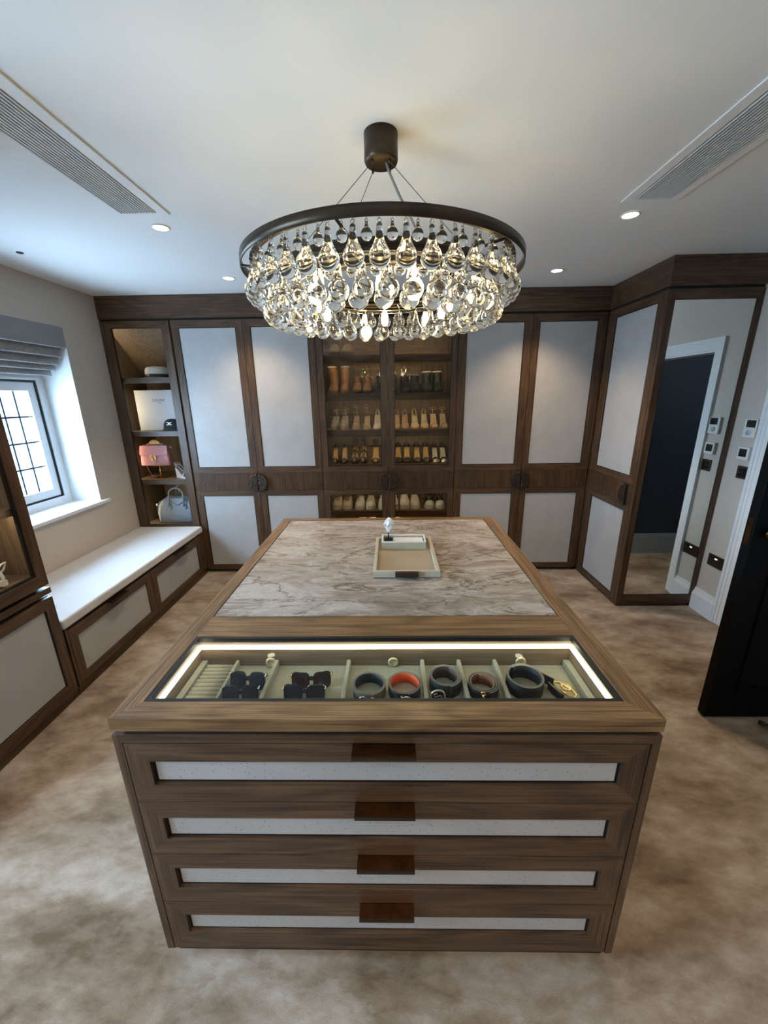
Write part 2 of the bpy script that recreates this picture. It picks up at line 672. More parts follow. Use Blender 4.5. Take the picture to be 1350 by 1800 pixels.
# left wall with two window openings
W1 = (1.95, 3.006, 0.825, 2.11)
W2 = (-0.40, 0.76, 0.80, 2.10)
b = MB()
for (y0, y1, z0, z1) in ((YN, W2[0], 0, H), (W2[0], W2[1], 0, W2[2]), (W2[0], W2[1], W2[3], H), (W2[1], W1[0], 0, H),
                         (W1[0], W1[1], 0, W1[2]), (W1[0], W1[1], W1[3], H), (W1[1], YB, 0, H)):
    b.box(XL - 0.32, XL, y0, y1, z0, z1, WALL)
# plaster reveals, painted white
for (y0, y1, z0, z1) in (W1, W2):
    t = 0.004
    b.box(XL - 0.25, XL - 0.001, y0, y0 + t, z0, z1, WHITE)
    b.box(XL - 0.25, XL - 0.001, y1 - t, y1, z0, z1, WHITE)
    b.box(XL - 0.25, XL - 0.001, y0, y1, z1 - t, z1, WHITE)
struct(b.build('wall_left'))
# right wall with the door opening, and the dark hall beyond it
DO = (1.665, 2.44, 1.885)
b = MB()
b.box(XR, XR + 0.12, YN, DO[0], 0, H, WALL)
b.box(XR, XR + 0.12, DO[1], YB, 0, H, WALL)
b.box(XR, XR + 0.12, DO[0], DO[1], DO[2], H, WALL)
struct(b.build('wall_right'))
b = MB()
b.box(XR + 0.12, 3.6, 1.50, 1.64, 0, H, NAVY)
b.box(3.5, 3.6, 1.64, 3.3, 0, H, NAVY)
b.box(XR + 0.12, 3.6, 3.3, 3.4, 0, H, NAVY)
struct(b.build('wall_hall'))
b = MB()
b.box(XR + 0.121, 3.5, 1.64, 1.658, 0, 0.19, HALLSK)
b.box(XR + 0.121, 3.5, 1.64, 1.652, 0.19, 0.214, HALLSK)
struct(b.build('baseboard_hall'))
# skirting of the right wall (stepped profile)
for nm, y0, y1 in (('baseboard_right', DO[1] + 0.075, MY), ('baseboard_right', YN, DO[0] - 0.1)):
    b = MB()
    b.prism(lambda u, v, d: (XR - u, d, v), [(0, 0), (0.026, 0), (0.026, 0.125), (0.020, 0.135), (0.012, 0.150), (0.008, 0.172), (0, 0.172)], y0, y1, WHITE)
    struct(b.build(nm))
# door casing: stepped architrave round the opening on the room side plus the lining
b = MB()
fnr = lambda u, v, d: (XR - d, u, v)
y0, y1, zt = DO
for (o0, o1, th) in ((0.0, 0.038, 0.012), (0.038, 0.060, 0.016), (0.060, 0.082, 0.022)):
    b.box(XR - th, XR, y1 + o0, y1 + o1, 0, zt + o1, WHITE)
    b.box(XR - th, XR, y0 - o1, y0 - o0, 0, zt + o1, WHITE)
    b.box(XR - th, XR, y0 - o0, y1 + o0, zt + o0, zt + o1, WHITE)
b.box(XR, XR + 0.12, y1 - 0.012, y1, 0, zt, WHITE)
b.box(XR, XR + 0.12, y0, y0 + 0.012, 0, zt, WHITE)
b.box(XR, XR + 0.12, y0, y1, zt - 0.012, zt, WHITE)
struct(b.build('trim_1'))
# black door leaf standing open into the room
d1 = sthing('door_1', (2.30, 1.62, 0.0))
b = MB()
b.box(1.580, 2.298, 1.620, 1.665, 0.012, 1.87, BLACKP)
for z0, z1 in ((0.16, 0.80), (0.98, 1.74)):
    b.ring(lambda u, v, d: (u, 1.620 - d, v), 1.70, 2.19, z0, z1, 0.03, 0.0, 0.008, BLACKP)
b.build('door_leaf', d1, bevel=0.002)
b = MB(); b.box(1.5785, 1.5805, 1.631, 1.654, 0.94, 1.06, COPPER)
b.box(1.576, 1.580, 1.637, 1.648, 0.985, 1.015, CHROME)
b.build('latch_plate', d1)
b = MB()
b.lathe([(0.026, -0.012), (0.026, 0.0), (0.012, 0.004)], (1.645, 1.609, 1.00), COPPER, 20, 'y')
b.tube([(1.645, 1.612, 1.0), (1.645, 1.570, 1.0), (1.655, 1.562, 1.0), (1.76, 1.562, 1.0)], 0.009, COPPER, 10)
b.build('door_handle', d1)

# ------------------------------------------------------------------ window in the left wall, and the one behind the camera


def window(n, W, cols, rows, vis):
    y0, y1, z0, z1 = W
    root = sthing('window_%d' % n, (XL - 0.25, (y0 + y1) / 2, z0))
    fn = lambda u, v, d: (XL - 0.25 - d, u, v)
    zt = z1 - (0.36 if n == 1 else 0.0)
    b = MB()
    # outer frame, with head piece up to the reveal
    b.mitre(fn, y0, y1, z0, zt + 0.035, 0.07, 0.07, 0.06, 0.035, -0.02, 0.06, UPVC, UPVC)
    b.mitre(fn, y0 + 0.05, y1 - 0.05, z0 + 0.045, zt + 0.02, 0.022, 0.022, 0.018, 0.018, -0.028, -0.02, UPVC, UPVC)
    if n == 1:
        b.box(XL - 0.31, XL - 0.25, y0, y1, zt + 0.035, z1, UPVC)
    b.build('window_frame', root, bevel=0.003)
    leaf_w = (y1 - y0 - 0.14) / cols
    for c in range(cols):
        a0 = y0 + 0.07 + c * leaf_w
        a1 = a0 + leaf_w
        g = MB(); g.ring(fn, a0 - 0.002, a1 + 0.002, z0 + 0.058, zt + 0.002, 0.018, -0.017, -0.002, RUBBER); g.build('gasket', root)
        s = MB()
        s.mitre(fn, a0 + 0.015, a1 - 0.015, z0 + 0.073, zt - 0.015, 0.060, 0.060, 0.060, 0.060, -0.012, 0.03, UPVC, UPVC)
        s.mitre(fn, a0 + 0.06, a1 - 0.06, z0 + 0.117, zt - 0.06, 0.018, 0.018, 0.018, 0.018, -0.006, 0.0, UPVC, UPVC)
        sash = s.build('sash', root, bevel=0.003)
        p0, p1, q0, q1 = a0 + 0.072, a1 - 0.072, z0 + 0.130, zt - 0.072
        p = MB(); p.box(XL - 0.262, XL - 0.258, p0, p1, q0, q1, PANE); p.build('pane', sash)
        nv = 3 if n == 1 else 2
        for k in range(1, nv):
            u = p0 + (p1 - p0) * k / nv
            q = MB(); q.box(XL - 0.2575, XL - 0.253, u - 0.0055, u + 0.0055, q0, q1, LEAD); q.build('muntin', sash)
        for k in range(1, rows):
            v = q0 + (q1 - q0) * k / rows
            q = MB(); q.box(XL - 0.2565, XL - 0.252, p0, p1, v - 0.0055, v + 0.0055, LEAD); q.build('muntin', sash)
        e = MB(); e.ring(fn, p0 - 0.003, p1 + 0.003, q0 - 0.003, q1 + 0.003, 0.005, -0.004, 0.001, LEAD); e.build('glazing_bead', sash)
    # sill board
    b = MB(); b.box(XL - 0.25, XL + 0.0, y0, y1, z0 - 0.022, z0 + 0.004, WHITE)
    b.box(XL + 0.0, XL + 0.030, y0 - 0.05, y1 + 0.07, z0 - 0.022, z0 + 0.004, WHITE)
    b.build('window_sill', root, bevel=0.004)
    return root


window(1, W1, 2, 4, True)
window(2, W2, 2, 4, False)
# grey pelmet board and the raised roman blind
pel = thing('blind_pelmet', 'grey painted pelmet board across the head of the window recess', 'pelmet', (XL, 2.48, 1.967))
b = MB(); b.box(XL - 0.022, XL + 0.004, W1[0] + 0.002, W1[1] - 0.002, 1.968, W1[3] - 0.001, GREYP); b.build('fascia_board', pel, bevel=0.006)
b = MB(); b.box(XL - 0.10, XL - 0.022, W1[0] + 0.006, W1[1] - 0.006, 2.07, W1[3] - 0.006, GREYP); b.build('headrail', pel)
bl = thing('roman_blind', 'folded mottled grey roman blind raised under the grey pelmet', 'blind', (XL - 0.1, 2.48, 1.77))
zs = [(2.03, 1.905, 0.040, 0.02), (1.915, 1.852, 0.068, 0.025), (1.862, 1.815, 0.096, 0.03), (1.825, 1.778, 0.125, 0.045)]
for i, (za, zb, dx, ins) in enumerate(zs):
    b = MB()
    ya, yb = W1[0] + ins, W1[1] - ins
    secs = []
    for k in range(13):
        y = ya + (yb - ya) * k / 12
        w = 0.003 * math.sin(k * 1.7 + i)
        x = XL - dx + w
        secs.append([(x - 0.004, y, za), (x + 0.004, y, za), (x + 0.008, y, zb + 0.008), (x + 0.004, y, zb), (x - 0.004, y, zb), (x - 0.010, y, zb + 0.008)])
    b.loft(secs, BLIND)
    b.build('blind_fold', bl)

# neighbouring house seen through the window: clay-tiled roof slope over a wall
TILE = plain('slate_roof_tile', (0.040, 0.040, 0.042), 0.8, var=0.12, vs=8)
nh = thing('neighbour_house', 'house roof with courses of flat tiles beyond the window', 'house', (-6.5, 6.6, -3.0))
b = MB(); b.box(-7.4, -5.75, 5.6, 8.4, -3.0, -0.55, plain('house_render', (0.5, 0.48, 0.46), 0.9)); b.build('wall', nh)
tm = None
for r in range(13):
    z = -0.62 + r * 0.205
    x = -5.65 - r * 0.12
    ys = 6.083 + (z - 0.939) * 0.77
    for c in range(6):
        y = ys + c * 0.262 + (0.13 if r % 2 else 0)
        if y > 7.3:
            continue
        if tm is None:
            q = MB(); q.prism(lambda u, v, d: (-0.585 * v + 0.81 * d, u, v * 1.0 + 0.3 * d), [(0.004, 0.0), (0.256, 0.0), (0.256, 0.235), (0.004, 0.235)], 0.0, 0.014, TILE)
            tm = q.build('roof_tile', nh)
            o = tm
        else:
            o = tm.copy(); COL.objects.link(o)
        o.location = Vector((x, y, z)) - ORG[nh.name] + ORG[nh.name] * 0
        if o is tm:
            for vtx in o.data.vertices:
                vtx.co += ORG[nh.name]
b = MB()
b.prism(lambda u, v, d: (-5.62 - 0.585 * v + 0.0, u, -0.66 + v) if d == 0 else (-5.72 - 0.585 * v, u, -0.70 + v), [(4.86, 0.0), (8.4, 0.0), (8.4, 2.6), (6.86, 2.6)], 0, 1, TILE)
b.build('roof', nh)

# ------------------------------------------------------------------ wardrobe wall
PANEL_V = dict(lo=(0.074, 0.759), hi=(1.0165, 2.1595))
BAND = (0.805, 0.967)
Z0, Z1 = 0.032, 2.2155


def half_disc(mb, fn, uc, v, side, r=0.080, d0=-0.024, d1=-0.002):
    """half of a round pull plate; side -1 = lies at u<uc"""
    pts = [(uc + side * 0.0015 + side * r * math.cos(a), v + r * math.sin(a)) for a in [(-PI / 2 + PI * k / 20) for k in range(21)]]
    mb.prism(fn, pts, d0, d1, HAMMER)
    return mb


def door(parent, fn, u0, u1, pu, hand, mv, mh, glass=False, plain_band=False, hside=0, hu=None):
    """cupboard door: mitred frames around an upper and a lower panel, a reeded band between and half a round pull"""
    b = MB()
    lo, hi = PANEL_V['lo'], PANEL_V['hi']
    t0, t1 = 0.0, 0.022
    b.mitre(fn, u0, u1, BAND[1], Z1, pu[0] - u0, u1 - pu[1], hi[0] - BAND[1], Z1 - hi[1], t0, t1, mv, mh)
    b.mitre(fn, u0, u1, Z0, BAND[0], pu[0] - u0, u1 - pu[1], lo[0] - Z0, BAND[0] - lo[1], t0, t1, mv, mh)
    b.box(*sum(([min(p, q), max(p, q)] for p, q in zip(fn(u0, BAND[0], 0.004), fn(u1, BAND[1], 0.022))), []), mv)
    for (v0, v1) in (lo, hi):
        b.ring(fn, pu[0] - 0.0005, pu[1] + 0.0005, v0 - 0.0005, v1 + 0.0005, 0.006, 0.003, 0.02, BLACK)
    d = b.build('door', parent)
    for (v0, v1) in (lo, hi):
        q = MB()
        m_ = 0.0055
        q.prism(fn, [(pu[0] + m_, v0 + m_), (pu[1] - m_, v0 + m_), (pu[1] - m_, v1 - m_), (pu[0] + m_, v1 - m_)], 0.006 if not glass else 0.010, 0.016 if not glass else 0.014, SMOKED if glass else LEATHER)
        q.build('glass_pane' if glass else 'leather_panel', d)
    # reeded band
    q = MB()
    n = max(8, int(round((u1 - u0 - 0.012) / 0.0118)))
    w = (u1 - u0 - 0.012) / n
    for k in range(n):
        a = u0 + 0.006 + k * w
        q.prism(fn, [(a + 0.0012, BAND[0] + 0.004), (a + w - 0.0012, BAND[0] + 0.004), (a + w - 0.0012, BAND[1] - 0.004), (a + 0.0012, BAND[1] - 0.004)], -0.0005, 0.006, mv)
    o = q.build('reeded_band', d)
    o['kind'] = 'stuff'
    q = MB()
    half_disc(q, fn, hu if hu is not None else (u1 if hand > 0 else u0), 0.879, hside if hside else -hand)
    q.build('pull_handle', d, bevel=0.004)
    return d


def carcass(mb, x0, x1, y0, y1, z0, z1, t, mv, mh, backm=None):
    mb.box(x0, x0 + t, y0, y1, z0, z1, mv)
    mb.box(x1 - t, x1, y0, y1, z0, z1, mv)
    mb.box(x0 + t, x1 - t, y0, y1, z1 - t, z1, mh)
    mb.box(x0 + t, x1 - t, y0, y1, z0, z0 + t, mh)
    mb.box(x0 + t, x1 - t, y1 - 0.012, y1, z0 + t, z1 - t, backm or mv)


YD = 3.423     # front of the carcasses
# double-door wardrobes left and right of the shoe cabinet
def wardrobe(label, x0, xm, x1, p1, p2):
    t = thing('wardrobe', label, 'wardrobe', ((x0 + x1) / 2, FY, 0))
    b = MB(); carcass(b, x0 + 0.001, x1 - 0.001, YD, YB - 0.03, 0.03, 2.22, 0.018, WZ, WX); b.build('carcass', t)
    b = MB(); b.box(x0 + 0.001, x1 - 0.001, YD + 0.012, YD + 0.03, 0.001, 0.03, WX); b.build('plinth', t)
    door(t, back, x0 + 0.002, xm - 0.0015, p1, 1, WZ, WX)
    door(t, back, xm + 0.0015, x1 - 0.002, p2, -1, WZ, WX)
    return t


wardrobe('walnut double wardrobe with white leather panels, beside the open bag shelves', -1.767, -1.1860, -0.607, (-1.7125, -1.2445), (-1.1275, -0.6625))
wardrobe('walnut double wardrobe with white leather panels, between shoe cabinet and mirror corner', 0.560, 1.1475, 1.735, (0.6205, 1.0835), (1.2005, 1.6645))

# glazed shoe cabinet
sh = thing('shoe_cabinet', 'glass-fronted walnut shoe cabinet in the middle of the wardrobe wall', 'cabinet', (-0.022, FY, 0))
CX0, CX1 = -0.606, 0.559
b = MB(); carcass(b, CX0, CX1, YD, YB - 0.03, 0.03, 2.22, 0.018, SZ, SX, SZ); b.build('carcass', sh)
b = MB(); b.box(CX0, CX1, YD + 0.012, YD + 0.03, 0.001, 0.03, WX); b.build('plinth', sh)
door(sh, back, CX0 + 0.002, -0.0225, (-0.551, -0.076), 1, WZ, WX, glass=True)
door(sh, back, -0.0175, CX1 - 0.002, (0.0355, 0.509), -1, WZ, WX, glass=True)
SHELF = [1.935, 1.630, 1.325, 1.022, 0.588, 0.395]
for z in SHELF:
    b = MB()
    b.box(CX0 + 0.019, CX1 - 0.019, 3.445, YB - 0.043, z - 0.022, z, SX)
    b.box(CX0 + 0.019, CX1 - 0.019, 3.440, 3.452, z - 0.058, z, WX)
    b.build('shelf', sh)
    if z > 1.0:
        b = MB(); b.box(CX0 + 0.019, CX1 - 0.019, 3.80, YB - 0.043, z + 0.0, z + 0.115, SX); b.build('heel_step', sh)
    b = MB(); b.box(CX0 + 0.02, CX1 - 0.02, 3.455, 3.463, z - 0.030, z - 0.023, LEDIN); b.build('led_strip', sh)
b = MB(); b.box(CX0 + 0.02, CX1 - 0.02, 3.43, 3.438, 2.190, 2.2, LEDIN); b.build('led_strip', sh)

# open shelf unit in the left corner, over the end of the bench
ou = thing('display_shelves', 'open lit walnut shelf unit with bags and hats in left corner', 'shelves', (-2.057, FY, 0.46))
AX0, AX1, OZ0 = -2.346, -1.770, 0.462
b = MB(); b.mitre(back, AX0, AX1 - 0.014, OZ0, Z1, -2.263 - AX0, (AX1 - 0.014) + 1.846, 0.487 - OZ0, Z1 - 2.1645, 0.0, 0.022, WZ, WX)
b.ring(back, -2.2635, -1.8455, 0.4865, 2.165, 0.004, 0.002, 0.02, BLACK); b.build('face_frame', ou)
b = MB(); carcass(b, AX0 + 0.001, AX1 - 0.001, YD, 3.87, OZ0, 2.22, 0.018, SZ, SX, SZ)
b.prism(lambda u, v, d: (d, u, v), [(YD + 0.02, 2.195), (3.855, 1.80), (3.855, 1.815), (YD + 0.02, 2.21)], AX0 + 0.02, AX1 - 0.02, SY)
b.build('carcass', ou)
USH = [1.782, 1.338, 0.906]
for z in USH:
    b = MB(); b.box(AX0 + 0.02, AX1 - 0.02, 3.445, 3.857, z - 0.020, z, SX)
    b.box(AX0 + 0.02, AX1 - 0.02, 3.424, 3.446, z - 0.043, z, WX); b.build('shelf', ou)
b = MB()
for z0_, z1_ in ((1.80, 2.12), (1.36, 1.72), (0.92, 1.27), (0.49, 0.845)):
    b.box(-2.3265, -2.320, 3.430, 3.438, z0_, z1_, LEDSIDE)
b.build('led_strip', ou)

# return unit on the right: one panelled door facing the room, tall mirror on its end
ru = thing('mirror_wardrobe', 'walnut corner wardrobe with tall mirror on its near end', 'wardrobe', (FXR, MY, 0))
b = MB()
b.box(FXR + 0.023, FXR + 0.041, MY + 0.03, YB - 0.03, 0.03, 2.22, WZ)
b.box(FXR + 0.041, XR - 0.004, MY + 0.025, MY + 0.043, 0.03, 2.22, WZ)
b.box(FXR + 0.041, XR - 0.004, MY + 0.043, YB - 0.03, 2.20, 2.22, WY)
b.build('carcass', ru)
b = MB(); b.box(FXR + 0.012, XR - 0.003, MY + 0.012, MY + 0.024, 0.001, 0.034, WX); b.box(FXR + 0.012, FXR + 0.022, MY + 0.024, FY + 0.02, 0.001, 0.034, WY); b.build('plinth', ru)
b = MB(); b.box(FXR, FXR + 0.022, 3.392, FY + 0.024, Z0, Z1, WZ); b.box(FXR, FXR + 0.022, MY, 2.752, Z0, Z1, WZ)
b.build('corner_post', ru)
door(ru, right, 2.755, 3.389, (2.8165, 3.296), -1, WZ, WY, hside=1, hu=2.802)
b = MB()
b.mitre(mirr, FXR + 0.0225, XR - 0.003, Z0, Z1, 1.787 - FXR - 0.0225, XR - 0.003 - 2.293, 0.104 - Z0, Z1 - 2.1555, 0.0, 0.022, WZ, WX)
b.ring(mirr, 1.7865, 2.2935, 0.1035, 2.156, 0.003, 0.001, 0.02, BLACK)
b.build('mirror_frame', ru)
b = MB(); b.box(1.7895, 2.2905, MY + 0.003, MY + 0.009, 0.1065, 2.153, MIRROR); b.build('mirror', ru)

# cornice boards above the units, kept clear by a dark shadow gap
b = MB(); b.box(-2.349, FXR + 0.02, FY - 0.002, FY + 0.025, 2.2315, 2.3995, WX); b.box(-2.349, FXR + 0.02, FY + 0.012, YB - 0.03, 2.2205, 2.2315, DARKIN); struct(b.build('trim_2'))
b = MB(); b.box(FXR - 0.002, FXR + 0.02, MY + 0.02, FY - 0.002, 2.2315, 2.3995, WY); b.box(FXR + 0.012, FXR + 0.02, MY + 0.02, FY - 0.002, 2.2205, 2.2315, DARKIN); struct(b.build('trim_3'))
b = MB(); b.box(FXR - 0.002, XR - 0.001, MY - 0.002, MY + 0.02, 2.2315, 2.3995, WX); b.box(FXR + 0.02, XR - 0.002, MY + 0.012, MY + 0.02, 2.2205, 2.2315, DARKIN); struct(b.build('trim_4'))

# ------------------------------------------------------------------ window bench
bn = thing('window_bench', 'low walnut window bench with two white leather drawer fronts', 'bench', (-2.05, 2.56, 0))
BY0, BY1 = 1.790, 3.330
b = MB(); b.box(XL + 0.002, FXL - 0.024, BY0, FY - 0.012, 0.05, 0.415, WY); b.box(FXL - 0.024, FXL + 0.0, BY0, BY0 + 0.013, 0.055, 0.415, WZ)
b.box(FXL - 0.024, FXL + 0.0, BY1 - 0.006, FY - 0.003, 0.055, 0.415, WZ)
b.build('carcass', bn)
b = MB(); b.box(XL + 0.002, FXL - 0.012, BY0, FY - 0.004, 0.001, 0.05, WY); b.build('plinth', bn)


def drawer(parent, fn, u0, u1, v0, v1, p, mv, mh, pull, pz, pd=0.034, bead=0.009, along='u'):
    b = MB()
    b.mitre(fn, u0, u1, v0, v1, p[0] - u0, u1 - p[1], p[2] - v0, v1 - p[3], 0.0, 0.022, mv, mh)
    b.ring(fn, p[0] - 0.0005, p[1] + 0.0005, p[2] - 0.0005, p[3] + 0.0005, bead, 0.010, 0.021, BLACK)
    d = b.build('drawer', parent)
    q = MB(); e = bead - 0.0005
    q.prism(fn, [(p[0] + e, p[2] + e), (p[1] - e, p[2] + e), (p[1] - e, p[3] - e), (p[0] + e, p[3] - e)], 0.008, 0.018, LEATHER)
    q.build('leather_panel', d)
    q = MB()
    q.prism(fn, [(pull[0], pz - 0.003), (pull[1], pz - 0.003), (pull[1], pz), (pull[0], pz)], -pd, 0.004, COPPER)
    q.prism(fn, [(pull[0], pz - 0.009), (pull[1], pz - 0.009), (pull[1], pz), (pull[0], pz)], -pd - 0.003, -pd, BRONZE)
    q.build('drawer_pull', d)
    return d


drawer(bn, left, BY0 + 0.016, 2.556, 0.062, 0.400, (1.861, 2.498, 0.106, 0.341), WZ, WY, (2.112, 2.275), 0.401, 0.030, 0.004)
drawer(bn, left, 2.560, BY1 - 0.010, 0.062, 0.400, (2.620, 3.254, 0.106, 0.336), WZ, WY, (2.880, 3.048), 0.401, 0.030, 0.004)
cu = MB()
cu.box(XL + 0.004, FXL + 0.004, BY0 - 0.004, FY - 0.012, 0.4165, 0.474, CUSHION)
cu = cu.build('bench_cushion', None, bevel=0.012, seg=4)
tag(cu, 'long pale linen seat cushion lying on the window bench', 'cushion')

# ------------------------------------------------------------------ near left tower: open glass-edged shelves over a cupboard
tw = thing('tower_cabinet', 'tall walnut cabinet at left edge, open lit shelf over leather-panelled cupboard', 'cabinet', (-2.05, 1.4, 0))
TY0, TY1 = 0.86, 1.777
b = MB()
b.box(XL + 0.002, FXL - 0.024, TY0, TY0 + 0.018, 0.03, 0.635, WZ); b.box(XL + 0.002, FXL - 0.024, TY1 - 0.018, TY1, 0.03, 0.635, WZ)
b.box(XL + 0.002, FXL - 0.024, TY0 + 0.018, TY1 - 0.018, 0.617, 0.635, WY); b.box(XL + 0.002, FXL - 0.024, TY0 + 0.018, TY1 - 0.018, 0.03, 0.048, WY)
b.build('lower_carcass', tw)
b = MB(); b.box(XL + 0.002, FXL - 0.012, TY0, TY1 + 0.008, 0.001, 0.05, WY); b.build('plinth', tw)
b = MB()
p = (1.02, 1.722, 0.115, 0.575)
b.mitre(left, 0.95, TY1 - 0.001, 0.055, 0.632, 0.07, TY1 - 0.001 - p[1], p[2] - 0.055, 0.632 - p[3], 0.0, 0.022, WZ, WY)
b.ring(left, p[0] - 0.0005, p[1] + 0.0005, p[2] - 0.0005, p[3] + 0.0005, 0.005, 0.006, 0.02, BLACK)
dd = b.build('door', tw)
q = MB(); q.prism(left, [(p[0] + 0.005, p[2] + 0.005), (p[1] - 0.005, p[2] + 0.005), (p[1] - 0.005, p[3] - 0.005), (p[0] + 0.005, p[3] - 0.005)], 0.008, 0.018, LEATHER); q.build('leather_panel', dd)
b = MB(); b.box(XL + 0.002, FXL - 0.001, TY0, TY1 + 0.003, 0.652, 0.682, WY); b.box(XL + 0.06, FXL - 0.05, TY0 + 0.01, TY1 - 0.03, 0.635, 0.652, DARKIN); b.box(XL + 0.06, FXL - 0.05, TY0 + 0.01, TY1 - 0.03, 0.682, 0.700, DARKIN); b.build('counter_board', tw)
b = MB()
b.mitre(left, TY0, TY1 + 0.0, 0.700, 2.2155, 0.055, TY1 - 1.726, 0.060, 0.06, 0.0, 0.022, WZ, WY)
b.ring(left, TY0 + 0.0545, 1.7265, 0.7595, 2.156, 0.010, 0.008, 0.022, BLACK); b.build('face_frame', tw)
b = MB()
b.box(XL + 0.002, FXL - 0.023, TY0, TY0 + 0.018, 0.70, 2.22, SZ); b.box(XL + 0.002, FXL - 0.023, TY1 - 0.018, TY1, 0.70, 2.22, SZ)
b.box(XL + 0.002, FXL - 0.023, TY0 + 0.018, TY1 - 0.018, 0.742, 0.760, SY); b.box(XL + 0.002, FXL - 0.023, TY0 + 0.018, TY1 - 0.018, 2.20, 2.22, SY)
b.box(XL + 0.002, XL + 0.016, TY0 + 0.018, TY1 - 0.018, 0.76, 2.20, SZ); b.build('upper_carcass', tw)
for z in (1.114, 1.50, 1.86):
    b = MB(); b.box(XL + 0.018, FXL - 0.0462, TY0 + 0.02, TY1 - 0.02, z - 0.024, z, SY); b.box(FXL - 0.046, FXL - 0.034, TY0 + 0.02, TY1 - 0.02, z - 0.036, z, SY); b.build('shelf', tw)
    b = MB(); b.box(FXL - 0.057, FXL - 0.047, TY0 + 0.03, TY1 - 0.03, z - 0.030, z - 0.0245, LEDIN); b.build('led_strip', tw)
b = MB(); b.box(XL + 0.002, FXL + 0.0, TY0, TY1, 2.2315, 2.3995, WY); b.box(XL + 0.002, FXL - 0.02, TY0, TY1, 2.2205, 2.2315, DARKIN); b.build('cornice', tw)

# ------------------------------------------------------------------ island
IX0, IX1, IY0, IY1, IZ = -0.665, 0.620, 0.7185, 2.2845, 0.881
isl = thing('dressing_island', 'large walnut dressing island with stone top, glazed jewellery case and four drawers', 'island', ((IX0 + IX1) / 2, (IY0 + IY1) / 2, 0))
top = lambda u, v, d: (u, v, IZ - d)
frt = lambda u, v, d: (u, IY0 + d, v)
b = MB()
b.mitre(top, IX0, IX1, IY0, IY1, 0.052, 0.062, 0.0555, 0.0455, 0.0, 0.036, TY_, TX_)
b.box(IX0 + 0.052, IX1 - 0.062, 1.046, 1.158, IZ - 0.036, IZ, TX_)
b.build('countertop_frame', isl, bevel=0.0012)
b = MB(); b.box(-0.6085, 0.5535, 1.1625, 2.2345, IZ - 0.02, IZ - 0.001, STONE); b.build('stone_slab', isl)
b = MB(); b.ring(top, -0.6128, 0.5578, 1.1582, 2.2388, 0.004, 0.002, 0.02, BLACK); b.build('shadow_joint', isl)
b = MB(); b.ring(top, -0.6128, 0.5578, 0.7742, 1.0458, 0.011, 0.001, 0.014, BLACK); b.build('case_bead', isl)
b = MB(); b.box(-0.602, 0.547, 0.785, 1.035, IZ - 0.006, IZ - 0.002, CLEAR); b.build('case_glass', isl)
# carcass: side panels proud of the drawers, recessed neck under the top, back
b = MB()
b.box(IX0, IX0 + 0.020, IY0, IY1, 0.052, 0.8345, WZ); b.box(IX1 - 0.020, IX1, IY0, IY1, 0.052, 0.8345, WZ)
b.box(IX0 + 0.020, IX1 - 0.020, IY0, IY0 + 0.022, 0.812, 0.8345, WX)
b.box(IX0 + 0.020, IX1 - 0.020, IY1 - 0.02, IY1, 0.052, 0.8345, WX)
b.box(IX0 + 0.020, IX1 - 0.020, IY0 + 0.03, IY1 - 0.02, 0.052, 0.070, WX)
b.box(IX0 + 0.020, IX1 - 0.020, 1.06, IY1 - 0.02, 0.80, 0.8345, WX)
b.box(IX0 + 0.024, IX1 - 0.024, 1.06, IY1 - 0.024, 0.8345, 0.845, DARKIN)
b.build('carcass', isl)
b = MB(); b.box(IX0 + 0.015, IX1 - 0.012, IY0 + 0.024, IY1 - 0.03, 0.001, 0.052, DARKIN); b.build('plinth', isl)
b = MB(); b.box(IX0 + 0.03, IX1 - 0.03, IY0 + 0.004, IY0 + 0.020, 0.8346, 0.8446, BLACK); b.build('shadow_gap', isl)  # black strip put in to draw the shade under the top
zs = [0.8105, 0.6265, 0.4415, 0.2565, 0.0545]
pn = [(0.6805, 0.7545), (0.4955, 0.5705), (0.3115, 0.3875), (0.1270, 0.2000)]
for i in range(4):
    drawer(isl, frt, -0.6425, 0.5965, zs[i + 1] + 0.0012, zs[i] - 0.0012, (-0.5895, 0.5430, pn[i][0], pn[i][1]), WZ, WX, (-0.0955, 0.0515), zs[i] - 0.001, 0.034, 0.009)
# jewellery case under the glass
CXA, CXB, CYA, CYB, CZ = -0.605, 0.552, 0.7600, 1.040, 0.776
b = MB()
b.box(CXA - 0.010, CXB + 0.010, CYA - 0.01, CYB + 0.01, CZ - 0.010, CZ, SUEDE)
b.box(CXA - 0.010, CXB + 0.010, CYB, CYB + 0.01, CZ, 0.866, SX)
b.box(CXA - 0.010, CXB + 0.010, CYA - 0.01, CYA, CZ, 0.844, SX)
b.box(CXA - 0.010, CXA, CYA, CYB, CZ, 0.866, SY)
b.box(CXB, CXB + 0.010, CYA, CYB, CZ, 0.866, SY)
b.build('case_lining', isl)
